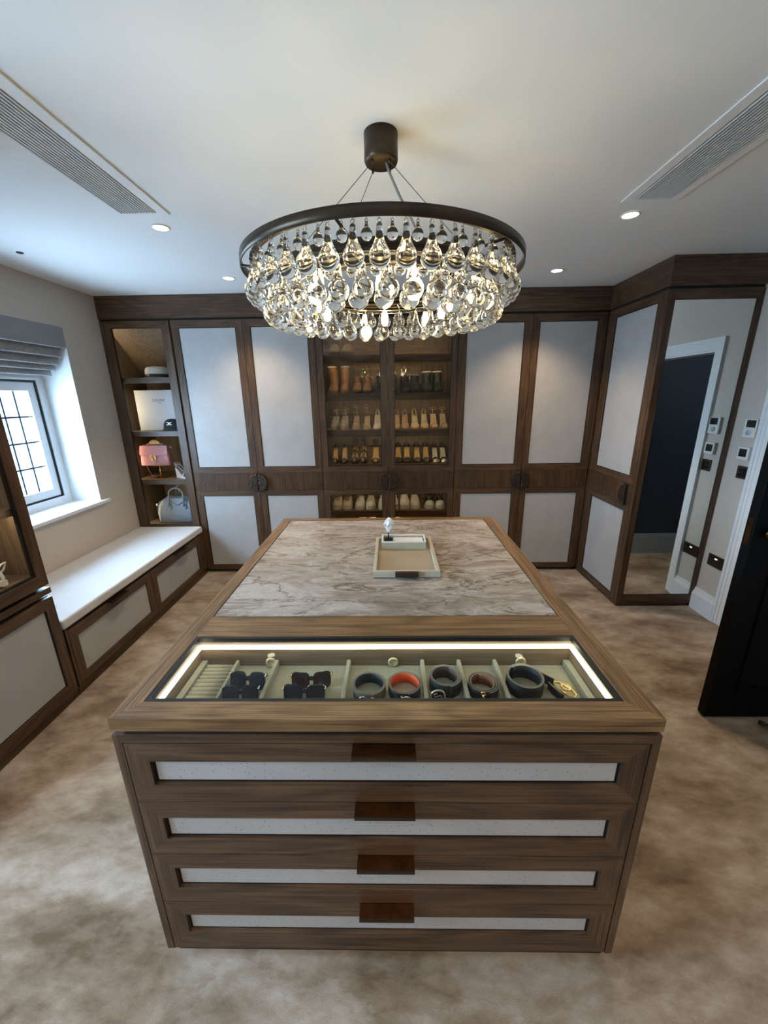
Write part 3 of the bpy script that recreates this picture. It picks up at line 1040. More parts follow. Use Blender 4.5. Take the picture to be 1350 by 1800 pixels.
# inner tray rim and dividers
for x in (-0.3640, -0.1370, 0.0925, 0.2060, 0.3175):
    b = MB(); b.box(x - 0.006, x + 0.006, CYA + 0.004, CYB - 0.004, CZ, 0.802, SUEDE); b.build('divider', isl, bevel=0.002)
b = MB(); b.box(CXA + 0.002, CXA + 0.020, CYA + 0.002, CYB - 0.002, CZ, 0.798, SUEDE); b.box(CXB - 0.020, CXB - 0.002, CYA + 0.002, CYB - 0.002, CZ, 0.798, SUEDE); b.build('tray_rim', isl)
b = MB(); b.box(-0.492, -0.484, CYA + 0.004, CYB - 0.004, CZ, 0.800, SUEDE); b.build('divider', isl)
for k in range(10):
    y = 0.872 + k * 0.0165
    b = MB(); b.tube([(-0.581, y, 0.786), (-0.494, y, 0.786)], 0.0076, SUEDE, 10); b.build('ring_roll', isl)
b = MB()
b.box(CXA + 0.002, CXB - 0.002, CYB - 0.007, CYB - 0.0005, 0.842, 0.853, LEDM)
b.box(CXA + 0.0005, CXA + 0.007, CYA + 0.01, CYB - 0.008, 0.842, 0.853, LEDM)
b.box(CXB - 0.007, CXB - 0.0005, CYA + 0.01, CYB - 0.008, 0.842, 0.853, LEDM)
b.build('led_strip', isl)
for x in (-0.385, 0.002, 0.401):
    b = MB(); b.lathe([(0.010, -0.001), (0.0165, -0.001), (0.0165, -0.006), (0.011, -0.009), (0.009, -0.005), (0.0, -0.003)], (x, CYB, 0.7915), plain('grommet_brass', (0.75, 0.66, 0.42), 0.35, 0.6), 20, 'y'); b.build('grommet', isl)

# ------------------------------------------------------------------ things in the jewellery case
DKACET = plain('black_acetate', (0.006, 0.006, 0.008), 0.12, var=0.1)
DKLENS = plain('dark_lens', (0.012, 0.014, 0.020), 0.06, var=0.1, spec=0.7)


def sunglasses(label, x, y, z, w, h, rz, tint, cat_eye):
    t = thing('sunglasses', label, 'sunglasses', (x, y, z), 'sunglasses in the jewellery case', rz, True)
    tilt = 0.30
    for s in (-1, 1):
        pts = []
        cx_ = s * w * 0.255
        for k in range(24):
            a = 2 * PI * k / 24
            ca, sa = math.cos(a), math.sin(a)
            ex = abs(ca) ** 0.55 * (1 if ca > 0 else -1)
            ez = abs(sa) ** 0.60 * (1 if sa > 0 else -1)
            px = cx_ + ex * w * 0.215
            pz = h * 0.5 + ez * h * 0.48
            if cat_eye and sa > 0:
                pz += h * 0.12 * max(0, s * ex)
            pts.append((px, pz))
        fn = lambda u, v, d: (u, d + v * tilt, v * 0.954)
        fr = MB(); fr.prism(fn, pts, -0.003, 0.003, DKACET); fr.build('frame_rim', t, bevel=0.001)
        inner = [(cx_ + (u - cx_) * 0.86, h * 0.5 + (v - h * 0.5) * 0.84) for u, v in pts]
        le = MB(); le.prism(fn, inner, -0.0042, -0.002, tint); le.build('lens', t)
        te = MB()
        xo = s * w * 0.478
        yb = 0.010 + h * 0.5 * tilt + 0.007 * (s + 1) / 2
        te.tube([(xo, 0.004 + h * 0.8 * tilt, h * 0.78), (xo * 0.96, yb, h * 0.60), (0, yb + 0.001, h * 0.34), (-xo * 0.62, yb + 0.001, h * 0.20), (-xo * 0.85, yb, h * 0.10)], [0.0045, 0.0042, 0.0038, 0.0036, 0.003], DKACET, 8)
        te.tube([(xo, 0.0 + h * 0.8 * tilt - 0.006, h * 0.80), (xo, 0.008 + h * 0.8 * tilt, h * 0.80)], 0.0022, GOLD if cat_eye else SILVER, 6)
        te.build('temple', t)
    br = MB(); br.tube([(-w * 0.05, h * 0.62 * tilt, h * 0.60), (0, h * 0.68 * tilt, h * 0.68), (w * 0.05, h * 0.62 * tilt, h * 0.60)], 0.0035, DKACET, 8); br.build('bridge', t)
    return t


BRLENS = plain('brown_lens', (0.035, 0.016, 0.012), 0.06, var=0.2, spec=0.7)
sunglasses('black oversized sunglasses at the back beside the ring rolls', -0.4250, 0.935, CZ + 0.001, 0.112, 0.052, R(-4), DKLENS, False)
sunglasses('black oversized sunglasses in front, nearest the ring rolls', -0.4260, 0.882, CZ + 0.001, 0.108, 0.050, R(2), DKLENS, False)
sunglasses('angular sunglasses with brown lenses at the back of the second compartment', -0.2380, 0.940, CZ + 0.001, 0.122, 0.046, R(3), BRLENS, True)
sunglasses('angular black sunglasses at the front of the second compartment', -0.2480, 0.888, CZ + 0.001, 0.124, 0.046, R(0), DKLENS, True)


def coil_strip(mb, cx_, cy_, z0, h, r0, r1, turns, a0, mat_out, mat_in, th=0.0032, squash=1.0):
    n = int(40 * turns)
    pts = []
    for k in range(n + 1):
        f = k / n
        a = a0 + 2 * PI * turns * f
        r = r0 + (r1 - r0) * f
        pts.append((cx_ + r * math.cos(a), cy_ + r * math.sin(a) * squash))
    return pts


def strap(mb, pts, z0, h, th, mo, mi_):
    """flat belt strip standing on edge along a plan path: outside and inside leathers"""
    vo, vi = [], []
    n = len(pts)
    for i, (x, y) in enumerate(pts):
        a = pts[max(0, i - 1)]; c = pts[min(n - 1, i + 1)]
        tx, ty = c[0] - a[0], c[1] - a[1]
        l = math.hypot(tx, ty) or 1
        nx, ny = ty / l, -tx / l
        vo.append((x + nx * th / 2, y + ny * th / 2)); vi.append((x - nx * th / 2, y - ny * th / 2))
    sec_o = [[(p[0], p[1], z0), (p[0], p[1], z0 + h)] for p in vo]
    mb.loft(sec_o, mo, True, False, False)
    sec_i = [[(p[0], p[1], z0), (p[0], p[1], z0 + h)] for p in vi]
    mb.loft(sec_i, mi_, True, False, False)
    for z in (z0, z0 + h):
        mb.loft([[(a[0], a[1], z), (c[0], c[1], z)] for a, c in zip(vo, vi)], BELT_RIM if z > z0 else mo, False, False, False)
    for e in (0, n - 1):
        mb.add([(vo[e][0], vo[e][1], z0), (vi[e][0], vi[e][1], z0), (vi[e][0], vi[e][1], z0 + h), (vo[e][0], vo[e][1], z0 + h)], [(0, 1, 2, 3)], mo)


BELT_BLACK = plain('black_belt_leather', (0.006, 0.0055, 0.0055), 0.5, var=0.2, bs=0.1, spec=0.25)
BELT_EDGE = plain('khaki_canvas_belt', (0.10, 0.085, 0.055), 0.6, var=0.3, vs=200)
BELT_RIM = plain('painted_belt_edge', (0.13, 0.125, 0.12), 0.35, var=0.1)
BELT_ORANGE = plain('orange_belt_lining', (0.85, 0.12, 0.012), 0.5, var=0.1)
BELT_TAN = plain('tan_belt_lining', (0.23, 0.075, 0.028), 0.5, var=0.15)
BELT_BROWN = plain('brown_belt_lining', (0.075, 0.048, 0.036), 0.5, var=0.15)
BELT_NAVY = plain('navy_belt_lining', (0.012, 0.014, 0.020), 0.5, var=0.15)


def belt(label, cx_, cy_, r, h, turns, mo, mi_, a0=R(-80), shrink=0.72, tail=None):
    t = thing('belt', label, 'belt', (cx_, cy_, CZ + 0.001), 'belts coiled in the jewellery case')
    b = MB()
    pts = coil_strip(b, cx_, cy_, 0, h, r, r * shrink, turns, a0, mo, mi_)
    if tail:
        pts = tail + pts
    strap(b, pts, CZ + 0.001, h, 0.0034, mo, mi_)
    b.build('strap', t)
    return t


def loopy(t, name, pts, r, mat, closed=False):
    b = MB(); b.tube(pts, r, mat, 8, closed); b.build(name, t)


def circ(c, r, n=20, plane='xz', a0=0, a1=2 * PI, closed=True, ry=None):
    ry = ry or r
    k = n if closed else n + 1
    out = []
    for i in range(k):
        a = a0 + (a1 - a0) * i / n
        u, v = r * math.cos(a), ry * math.sin(a)
        out.append({'xz': (c[0] + u, c[1], c[2] + v), 'xy': (c[0] + u, c[1] + v, c[2]), 'yz': (c[0], c[1] + u, c[2] + v)}[plane])
    return out


t = belt('coiled khaki and black belt with silver horsebit buckle', -0.068, 0.921, 0.047, 0.034, 2.1, BELT_EDGE, BELT_NAVY, shrink=0.86)
loopy(t, 'buckle', circ((-0.083, 0.868, 0.800), 0.009), 0.0022, SILVER, True)
loopy(t, 'buckle', circ((-0.055, 0.867, 0.797), 0.009), 0.0022, SILVER, True)
loopy(t, 'buckle_bar', [(-0.083, 0.867, 0.789), (-0.068, 0.864, 0.786), (-0.055, 0.866, 0.790)], 0.0025, SILVER)
t = belt('coiled black belt with bright orange lining', 0.033, 0.922, 0.046, 0.034, 2.1, BELT_BLACK, BELT_ORANGE, shrink=0.88)
loopy(t, 'buckle', circ((0.037, 0.870, 0.794), 0.013), 0.0024, SILVER, True)
loopy(t, 'buckle_bar', [(0.023, 0.868, 0.812), (0.028, 0.866, 0.800), (0.037, 0.866, 0.790), (0.050, 0.867, 0.794)], 0.0024, SILVER)
t = belt('large coiled black belt with brown lining and round silver buckle', 0.1515, 0.945, 0.0465, 0.040, 2.4, BELT_BLACK, BELT_BROWN, shrink=0.78)
loopy(t, 'buckle', circ((0.124, 0.881, 0.800), 0.019), 0.003, SILVER, True)
b = MB(); b.lathe([(0.016, 0.0), (0.016, 0.003), (0.0, 0.003)], (0.124, 0.883, 0.800), plain('buckle_enamel', (0.06, 0.05, 0.035), 0.3, 0.7), 20, 'y'); b.build('buckle_plate', t)
loopy(t, 'buckle_letter', circ((0.1185, 0.8805, 0.8035), 0.0055, 10, 'xz', R(40), R(330), False), 0.0016, SILVER)
loopy(t, 'buckle_letter', circ((0.1295, 0.8805, 0.7975), 0.0055, 10, 'xz', R(220), R(510), False), 0.0016, SILVER)
t = belt('smaller coiled black belt with tan lining and gold bar buckle', 0.257, 0.927, 0.045, 0.032, 2.5, BELT_BLACK, BELT_TAN, shrink=0.66)
loopy(t, 'buckle', [(0.241, 0.876, 0.816), (0.250, 0.876, 0.818), (0.252, 0.876, 0.809), (0.243, 0.876, 0.807)], 0.0019, GOLD, True)
loopy(t, 'buckle_bar', [(0.246, 0.875, 0.808), (0.250, 0.873, 0.795), (0.266, 0.871, 0.795), (0.270, 0.872, 0.802)], 0.0022, GOLD)
tl = [(0.458, 0.925 - 0.012), (0.445, 0.938), (0.428, 0.962), (0.412, 0.977)]
t = belt('coiled plain black belt with long gold interlocking buckle', 0.381, 0.940, 0.052, 0.042, 2.2, BELT_BLACK, BELT_NAVY, a0=R(55), shrink=0.86)
b = MB(); strap(b, [(0.411, 0.982), (0.430, 0.972), (0.446, 0.955), (0.462, 0.938)], CZ + 0.004, 0.030, 0.0034, BELT_BLACK, BELT_NAVY); b.build('strap_tail', t)
b = MB(); strap(b, [(0.447, 0.935), (0.452, 0.915), (0.462, 0.896), (0.470, 0.885)], CZ + 0.002, 0.024, 0.0034, BELT_BLACK, BELT_NAVY); b.build('strap_tail', t)
loopy(t, 'buckle', [(0.462, 0.942, 0.793), (0.478, 0.938, 0.797), (0.498, 0.916, 0.797), (0.508, 0.893, 0.793), (0.500, 0.888, 0.788), (0.486, 0.904, 0.786), (0.468, 0.928, 0.786)], 0.0035, GOLD, True)
loopy(t, 'buckle', circ((0.489, 0.917, 0.799), 0.012, 16, 'xy'), 0.003, GOLD, True)

# ------------------------------------------------------------------ tray, small box and crystal on the island
CREAM = plain('cream_leather', (0.50, 0.43, 0.31), 0.45, var=0.05, bs=0.1)
TAN = plain('tan_suede', (0.36, 0.285, 0.20), 0.7, var=0.06, vs=8)
tr = thing('serving_tray', 'square cream leather tray with dark handles on the stone top', 'tray', (0.062, 1.65, IZ))
TX0, TX1, TYA, TYB = -0.0765, 0.1990, 1.448, 1.858
z0 = IZ + 0.001
b = MB(); b.box(TX0 + 0.012, TX1 - 0.012, TYA + 0.012, TYB - 0.012, z0, z0 + 0.008, TAN); b.build('tray_base', tr)
b = MB(); b.ring(lambda u, v, d: (u, v, z0 + d), TX0, TX1, TYA, TYB, 0.015, 0.0, 0.028, CREAM); b.build('tray_rim', tr, bevel=0.002)
WGD = plain('wenge', (0.035, 0.015, 0.009), 0.35, var=0.4, vs=60)
for y, s in ((TYA, -1), (TYB, 1)):
    b = MB(); b.box(0.0145, 0.1080, y + s * 0.001, y + s * 0.016, z0 + 0.008, z0 + 0.030, WGD); b.build('tray_handle', tr, bevel=0.002)
jb = thing('jewellery_box', 'small white-lined open box with pale gold sides on the tray', 'box', (0.059, 1.78, z0 + 0.008))
PG = plain('pale_gold_glass', (0.55, 0.53, 0.40), 0.25, 0.2, var=0.05)
PEARL = plain('pearl_white', (0.80, 0.78, 0.74), 0.3, var=0.03)
zb = z0 + 0.0085
b = MB(); b.ring(lambda u, v, d: (u, v, zb + d), -0.046, 0.164, 1.733, 1.835, 0.004, 0.0, 0.036, PG); b.box(-0.042, 0.160, 1.737, 1.831, zb, zb + 0.004, PEARL); b.build('box_body', jb)
b = MB(); b.ring(lambda u, v, d: (u, v, zb + d), -0.047, 0.165, 1.732, 1.836, 0.0075, 0.036, 0.041, PEARL); b.build('box_rim', jb)
b = MB(); b.box(0.010, 0.156, 1.741, 1.827, zb + 0.0045, zb + 0.030, PEARL); b.build('box_cushion', jb, bevel=0.004)
cr = thing('crystal_ornament', 'rough white crystal mounted on small black stand in the open box', 'ornament', (-0.012, 1.765, zb + 0.0045))
b = MB(); b.box(-0.034, 0.006, 1.747, 1.783, zb + 0.005, zb + 0.044, BLACK); b.build('stand_base', cr, bevel=0.001)
b = MB(); b.tube([(-0.014, 1.765, zb + 0.044), (-0.014, 1.765, zb + 0.082)], 0.0032, BLACK, 8); b.build('stand_rod', cr)
QUARTZ = plain('milky_quartz', (0.82, 0.82, 0.84), 0.25, var=0.15, vs=60)
b = MB()
rnd = random.Random(3)
secs = []
for z, rr in ((0.076, 0.004), (0.088, 0.010), (0.104, 0.017), (0.122, 0.021), (0.138, 0.018), (0.148, 0.009)):
    secs.append([(-0.012 + rr * math.cos(2 * PI * k / 7 + z * 8) * rnd.uniform(0.75, 1.2), 1.765 + rr * math.sin(2 * PI * k / 7 + z * 8) * rnd.uniform(0.75, 1.2), zb + z + rnd.uniform(-0.003, 0.003)) for k in range(7)])
b.loft(secs, QUARTZ, False)
for k in range(6):
    a = rnd.uniform(0, 6.28); rr = 0.012
    c = Vector((-0.012 + rr * math.cos(a), 1.765 + rr * math.sin(a), zb + rnd.uniform(0.105, 0.130)))
    dv = Vector((math.cos(a), math.sin(a), rnd.uniform(0.3, 1.6))).normalized()
    b.tube([c, c + dv * 0.016, c + dv * 0.021], [0.006, 0.006, 0.0005], QUARTZ, 6)
b.build('crystal', cr)
# ------------------------------------------------------------------ chandelier
CHX, CHY = -0.022, 1.527
ch = thing('chandelier', 'round bronze chandelier hung with tiers of clear glass drops', 'chandelier', (CHX, CHY, 1.735))
C0 = lambda r, a, z: (CHX + r * math.cos(a), CHY + r * math.sin(a), z)
b = MB(); b.lathe([(0.0, 2.318), (0.045, 2.318), (0.052, 2.321), (0.0545, 2.328), (0.0545, 2.3995), (0.0, 2.3995)], (CHX, CHY, 0), BRONZE, 40); cano = b.build('ceiling_canopy', ch)
for k in range(4):
    b = MB(); b.lathe([(0.004, 2.308), (0.004, 2.319)], (CHX + 0.040 * math.cos(PI / 4 + k * PI / 2), CHY + 0.040 * math.sin(PI / 4 + k * PI / 2), 0), BRONZE, 8); b.build('cable_gland', cano)


def band(r, z0, z1, th=0.004, lip=0.0):
    b = MB()
    prof = [(r - th, z0), (r, z0), (r, z1), (r - th, z1), (r - th, z0)]
    n = 96
    b.lathe(prof, (CHX, CHY, 0), BRONZE, n)
    if lip:
        b.lathe([(r - lip, z0), (r - th, z0), (r - th, z0 + 0.003), (r - lip, z0 + 0.003), (r - lip, z0)], (CHX, CHY, 0), BRONZE, n)
    return b


band(0.470, 1.996, 2.024, 0.004, 0.0).build('outer_ring', ch)
band(0.440, 2.0155, 2.019, 0.020, 0.0).build('hanging_ring', ch)
band(0.372, 1.954, 1.990, 0.004, 0.022).build('middle_ring', ch)
band(0.255, 1.958, 1.988, 0.004, 0.02).build('inner_ring', ch)
for k in range(6):
    a = k * PI / 3 + 0.3
    b = MB(); b.tube([C0(0.466, a, 1.999), C0(0.235, a, 1.985)], 0.004, BRONZE, 6); b.build('spoke', ch)
for k in range(4):
    a = PI / 4 + k * PI / 2
    b = MB(); b.tube([C0(0.040, a, 2.312), C0(0.355, a, 1.985)], 0.0011, plain('steel_cable', (0.12, 0.115, 0.11), 0.4, 0.6), 6); b.build('hanging_wire', ch)
b = MB()
b.tube([C0(0.020, -0.6, 2.320), C0(0.035, -0.7, 2.285), C0(0.075, -0.75, 2.215), C0(0.125, -0.72, 2.135), C0(0.165, -0.65, 2.06), C0(0.185, -0.6, 1.985)], 0.0042, plain('flex', (0.22, 0.21, 0.19), 0.5), 8)
b.build('power_flex', ch)


def drop_mesh(Ld, rb, name):
    """pear-shaped glass drop hanging from the origin: wire loop, neck, bulb"""
    b = MB()
    lp = 0.006 if Ld > 0.09 else 0.004
    b.tube(circ((0, 0, -lp), lp, 10, 'xz'), 0.0009, SILVER, 5, True)
    b.tube(circ((0, 0, -2.6 * lp), lp * 0.8, 10, 'yz'), 0.0012, SILVER, 5, True)
    zt = -3.2 * lp
    prof = []
    z_end = -Ld
    zc = z_end + rb
    neck = rb * 0.26
    prof.append((0.0, zt))
    prof.append((neck * 0.7, zt - 0.001))
    for f in (0.08, 0.2, 0.35, 0.5, 0.65, 0.8):
        z = zt + (zc + rb * 0.55 - zt) * f
        e = 1.0
        w = neck + (rb * 0.83 - neck) * (f ** 2.6)
        prof.append((w, z))
    for k in range(1, 13):
        a = PI / 2 * 0.62 - (PI / 2 * 0.62 + PI / 2) * k / 12
        prof.append((max(0.0, rb * math.cos(a)), zc + rb * math.sin(a)))
    prof[-1] = (0.0, z_end)
    b.lathe(prof, (0, 0, 0), CRYSTAL, 20)
    return b


big = drop_mesh(0.118, 0.0275, 'drop')
small = drop_mesh(0.054, 0.0150, 'drop')
mid = drop_mesh(0.113, 0.0290, 'drop')
protos = {}
TIERS = [('big', big, 0.436, 2.0155, 42, 0.0), ('small', small, 0.424, 2.0155, 42, 0.5), ('mid', mid, 0.385, 1.950, 36, 0.3), ('small', small, 0.366, 1.954, 36, 0.8),
         ('mid', mid, 0.302, 1.946, 26, 0.1)]
for nm, mbk, r, z, n, ph in TIERS:
    for k in range(n):
        a = -PI / 2 + 2 * PI * (k + ph) / n
        p = Vector(C0(r, a, z)) - ORG[ch.name]
        if nm not in protos:
            keep = ORG[ch.name]
            ORG[ch.name] = Vector((0, 0, 0))
            o = mbk.build('glass_drop', ch)
            ORG[ch.name] = keep
            protos[nm] = o
        else:
            o = protos[nm].copy()
            COL.objects.link(o)
        o.location = p
        o.rotation_euler = (0, 0, a)
# wire carriers of the inner tiers
b = MB()
for r, z in ((0.385, 1.952), (0.302, 1.948)):
    b.tube(circ((CHX, CHY, z), r, 72, 'xy'), 0.0016, SILVER, 6, True)
for k in range(6):
    a = k * PI / 3 + 0.3
    b.tube([C0(0.388, a, 1.952), C0(0.302, a, 1.950), C0(0.255, a, 1.960)], 0.0016, SILVER, 6)
b.build('drop_carrier', ch)['kind'] = 'stuff'
for i, (r, n, ph) in enumerate(((0.345, 8, 0.0), (0.255, 6, 0.26))):
    for k in range(n):
        a = k * 2 * PI / n + 0.25 + ph
        b = MB(); b.lathe([(0.0095, 1.938), (0.0095, 1.975)], C0(r, a, 0), BRONZE, 12); lh = b.build('lamp_holder', ch)
        b = MB(); b.lathe([(0.0, 1.880), (0.009, 1.882), (0.0135, 1.892), (0.0135, 1.912), (0.010, 1.928), (0.007, 1.938), (0.0, 1.938)], C0(r, a, 0), BULB, 12); b.build('bulb', lh)
        l = bpy.data.lights.new('bulb_light', 'POINT')
        l.energy = BULB_W
        l.color = (1.0, 0.82, 0.60)
        l.shadow_soft_size = 0.008
        o = bpy.data.objects.new('bulb_light', l)
        o.location = Vector(C0(r, a, 1.868)) - ORG[ch.name]
        COL.objects.link(o)
        o.parent = ch

# ------------------------------------------------------------------ ceiling fittings


def downlight(x, y, label):
    t = thing('downlight', label, 'downlight', (x, y, H), 'recessed ceiling downlights')
    b = MB(); b.lathe([(0.0335, H - 0.001), (0.042, H - 0.001), (0.0425, H - 0.003), (0.040, H - 0.006), (0.034, H - 0.0045), (0.0335, H - 0.001)], (x, y, 0), WHITE, 32); b.build('trim_ring', t)
    b = MB(); b.lathe([(0.0, H - 0.0035), (0.0335, H - 0.0035), (0.0335, H - 0.0012), (0.0, H - 0.0012)], (x, y, 0), LENS, 32, smooth=False); b.build('lens', t)
    l = bpy.data.lights.new('downlight_beam', 'SPOT')
    l.energy = DOWN_W
    l.color = WARM
    l.spot_size = R(105)
    l.spot_blend = 0.75
    l.shadow_soft_size = 0.035
    o = bpy.data.objects.new('downlight_beam', l)
    o.location = (0, 0, -0.012)
    COL.objects.link(o)
    o.parent = t
    return t


downlight(-1.105, 2.174, 'recessed downlight just beyond the end of the left air vent')
downlight(1.137, 2.156, 'recessed downlight just beyond the end of the right air vent')
downlight(-1.105, 3.000, 'recessed downlight near the wardrobe wall, left of the chandelier')
downlight(1.133, 2.981, 'recessed downlight near the wardrobe wall, right of the chandelier')
downlight(-1.105, -0.30, 'added unseen downlight behind the camera on the window side')  # this and the next two: unseen downlights added as room fill
downlight(1.135, -0.30, 'added unseen downlight behind the camera on the door side')
downlight(0.02, -0.75, 'added unseen downlight behind the camera over the middle')


def vent(x0, x1, px0, px1, y1, y0, label):
    t = thing('air_vent', label, 'vent', ((x0 + x1) / 2, (y0 + y1) / 2, H), 'linear ceiling air vents')
    fn = lambda u, v, d: (u, v, H - d)
    b = MB()
    b.mitre(fn, px0, px1, y0 - 0.03, y1 + 0.026, x0 - px0, px1 - x1, 0.03, 0.026, 0.0008, 0.006, CEIL, CEIL)
    b.build('vent_frame', t, bevel=0.003)
    b = MB(); b.box(x0, x1, y0, y1, H - 0.0025, H - 0.0008, GRILLBK); b.build('vent_backing', t)
    n = 13
    w = (x1 - x0) / n
    b = MB(); b.box(x0 + 0.0045, x0 + w - 0.0035, y0, y1, H - 0.0085, H - 0.003, SLATG)
    s0 = b.build('slat', t)
    for k in range(1, n):
        o = s0.copy(); COL.objects.link(o); o.location = (k * w, 0, 0)
    return t


vent(-1.193, -1.030, -1.262, -0.982, 2.010, 0.35, 'long slatted air vent in the ceiling on the window side')
vent(1.060, 1.216, 1.016, 1.258, 1.995, 0.35, 'long slatted air vent in the ceiling on the door side')
b = MB(); b.lathe([(0.0, H - 0.006), (0.010, H - 0.006), (0.016, H - 0.004), (0.018, H - 0.0008), (0.0, H - 0.0008)], (-2.063, 2.456, 0), BLACK, 20)
tag(b.build('ceiling_sensor'), 'tiny round black sensor in the ceiling above the window', 'sensor')

# ------------------------------------------------------------------ wall controls by the door


def wfn(u, v, d):
    return (XR - d, u, v)


WCY = 0.003


def wbox(mb, y0, y1, z0, z1, d0, d1, mat):
    mb.box(XR - d1, XR - d0, y0 + WCY, y1 + WCY, z0, z1, mat)


t = thing('thermostat', 'larger white wall thermostat with dark screen and dial, topmost of controls', 'thermostat', (XR, 2.58, 1.31))
b = MB(); wbox(b, 2.533, 2.624, 1.310, 1.427, 0.001, 0.020, PLASTIC); b.build('housing', t, bevel=0.003)
b = MB(); wbox(b, 2.541, 2.606, 1.375, 1.421, 0.0195, 0.0215, SCREEN); b.build('screen', t)
b = MB(); b.lathe([(0.017, -0.003), (0.017, 0.0), (0.013, 0.001), (0.0, 0.001)], (XR - 0.020, 2.580 + WCY, 1.342), plain('dial_grey', (0.5, 0.49, 0.47), 0.3), 24, 'x'); b.build('dial', t)
t = thing('thermostat', 'smaller square white thermostat with dark screen, middle of the wall controls', 'thermostat', (XR, 2.58, 1.165))
b = MB(); wbox(b, 2.540, 2.624, 1.165, 1.250, 0.001, 0.022, PLASTIC); b.build('housing', t, bevel=0.004)
b = MB(); wbox(b, 2.555, 2.611, 1.186, 1.236, 0.0215, 0.0235, SCREEN); b.build('screen', t)
BRPLATE = plain('bronze_plate', (0.060, 0.043, 0.024), 0.35, 0.7, var=0.2)
t = thing('light_switch', 'bronze light switch plate with rockers, right below the two thermostats', 'switch', (XR, 2.57, 1.04))
b = MB(); wbox(b, 2.529, 2.610, 1.041, 1.124, 0.001, 0.008, BRPLATE); b.build('face_plate', t, bevel=0.001)
for y0, y1, z0, z1 in ((2.538, 2.560, 1.052, 1.112), (2.568, 2.592, 1.088, 1.110), (2.568, 2.592, 1.056, 1.078)):
    b = MB(); wbox(b, y0, y1, z0, z1, 0.008, 0.0115, SCREEN); b.build('rocker', t, bevel=0.001)
t = thing('wall_socket', 'bronze double wall socket low on the wall beside the mirror unit', 'socket', (XR, 2.60, 0.38))
b = MB(); wbox(b, 2.528, 2.670, 0.383, 0.470, 0.001, 0.008, BRPLATE); b.build('face_plate', t, bevel=0.001)
for yc in (2.568, 2.634):
    b = MB()
    wbox(b, yc - 0.004, yc + 0.004, 0.428, 0.440, 0.0078, 0.009, BLACK)
    wbox(b, yc - 0.015, yc - 0.008, 0.404, 0.412, 0.0078, 0.009, BLACK)
    wbox(b, yc + 0.008, yc + 0.015, 0.404, 0.412, 0.0078, 0.009, BLACK)
    b.build('pin_holes', t)
    b = MB(); wbox(b, yc - 0.012, yc + 0.012, 0.444, 0.460, 0.008, 0.011, SCREEN); b.build('rocker', t)
b = MB(); wbox(b, 2.592, 2.612, 0.441, 0.449, 0.0078, 0.0092, USB); b.build('usb_port', t)
# door stop on the carpet by the open door
t = thing('door_stop', 'black metal door stop on the carpet behind the black door edge', 'door stop', (1.86, 1.50, 0))
b = MB(); b.lathe([(0.030, 0.001), (0.030, 0.006), (0.012, 0.010), (0.010, 0.030), (0.0, 0.032)], (1.87, 1.495, 0), BLACK, 20); b.build('base', t)
b = MB(); b.tube([(1.815, 1.565, 0.026), (1.87, 1.495, 0.026)], 0.009, CHROME, 10); b.tube([(1.808, 1.574, 0.026), (1.824, 1.554, 0.026)], 0.0115, BLACK, 10); b.build('arm', t)
#SHOES#
# ------------------------------------------------------------------ shoes


def smooth(t):
    t = max(0.0, min(1.0, t))
    return t * t * (3 - 2 * t)


def interp(t, pts):
    for (a, b), (c, d) in zip(pts, pts[1:]):
        if t <= c:
            return b + (d - b) * (t - a) / (c - a)
    return pts[-1][1]


PTOE = [(0, 0.12), (0.06, 0.50), (0.14, 0.78), (0.26, 1.0), (0.36, 0.98), (0.55, 0.72), (0.75, 0.64), (0.9, 0.62), (0.97, 0.46), (1, 0.2)]
RTOE = [(0, 0.30), (0.03, 0.62), (0.10, 0.90), (0.26, 1.0), (0.36, 0.98), (0.55, 0.78), (0.75, 0.72), (0.9, 0.70), (0.97, 0.52), (1, 0.25)]
TS = [0, 0.03, 0.07, 0.12, 0.18, 0.24, 0.29, 0.36, 0.45, 0.55, 0.65, 0.75, 0.84, 0.91, 0.96, 1.0]
LEN = 0.235


def base_sole(t, W, h, plan, sole_m, insole_m, plat=0.0, heel='stiletto', thick=0.005):
    yy = lambda q: -LEN / 2 + LEN * q
    s = lambda q: plat + 0.003 + (h) * smooth((q - 0.28) / 0.62)
    b = MB()
    secs = []
    for q in TS:
        w = W * interp(q, plan)
        bot = 0.0 if (plat and q < 0.42) else max(0.0, s(q) - thick)
        secs.append([(-w, yy(q), bot), (w, yy(q), bot), (w, yy(q), s(q)), (-w, yy(q), s(q))])
    b.loft(secs, sole_m, False)
    if heel == 'stiletto':
        b.tube([(0, yy(0.93), s(0.92) - 0.002), (0, yy(0.95), h * 0.6), (0, yy(0.955), h * 0.2), (0, yy(0.955), 0.0005)], [W * 0.45, 0.008, 0.006, 0.0055], sole_m, 10)
    elif heel == 'block':
        b.loft([[(-W * 0.55, yy(0.82), z), (W * 0.55, yy(0.82), z), (W * 0.55, yy(1.0), z), (-W * 0.55, yy(1.0), z)] for z in (0.0, s(0.9) - 0.002)], sole_m, False)
    elif heel == 'wedge':
        secs = []
        for q in (0.35, 0.5, 0.65, 0.8, 0.9, 1.0):
            w = W * interp(q, plan)
            secs.append([(-w, yy(q), 0.0), (w, yy(q), 0.0), (w, yy(q), s(q) - 0.002), (-w, yy(q), s(q) - 0.002)])
        b.loft(secs, sole_m, False)
    b.build('sole', t)
    b = MB()
    b.loft([[(-W * interp(q, plan) * 0.93, yy(q), s(q) + 0.0015), (0, yy(q), s(q) + 0.0012), (W * interp(q, plan) * 0.93, yy(q), s(q) + 0.0015)] for q in TS], insole_m, True, False, False)
    b.build('insole', t)
    return yy, s


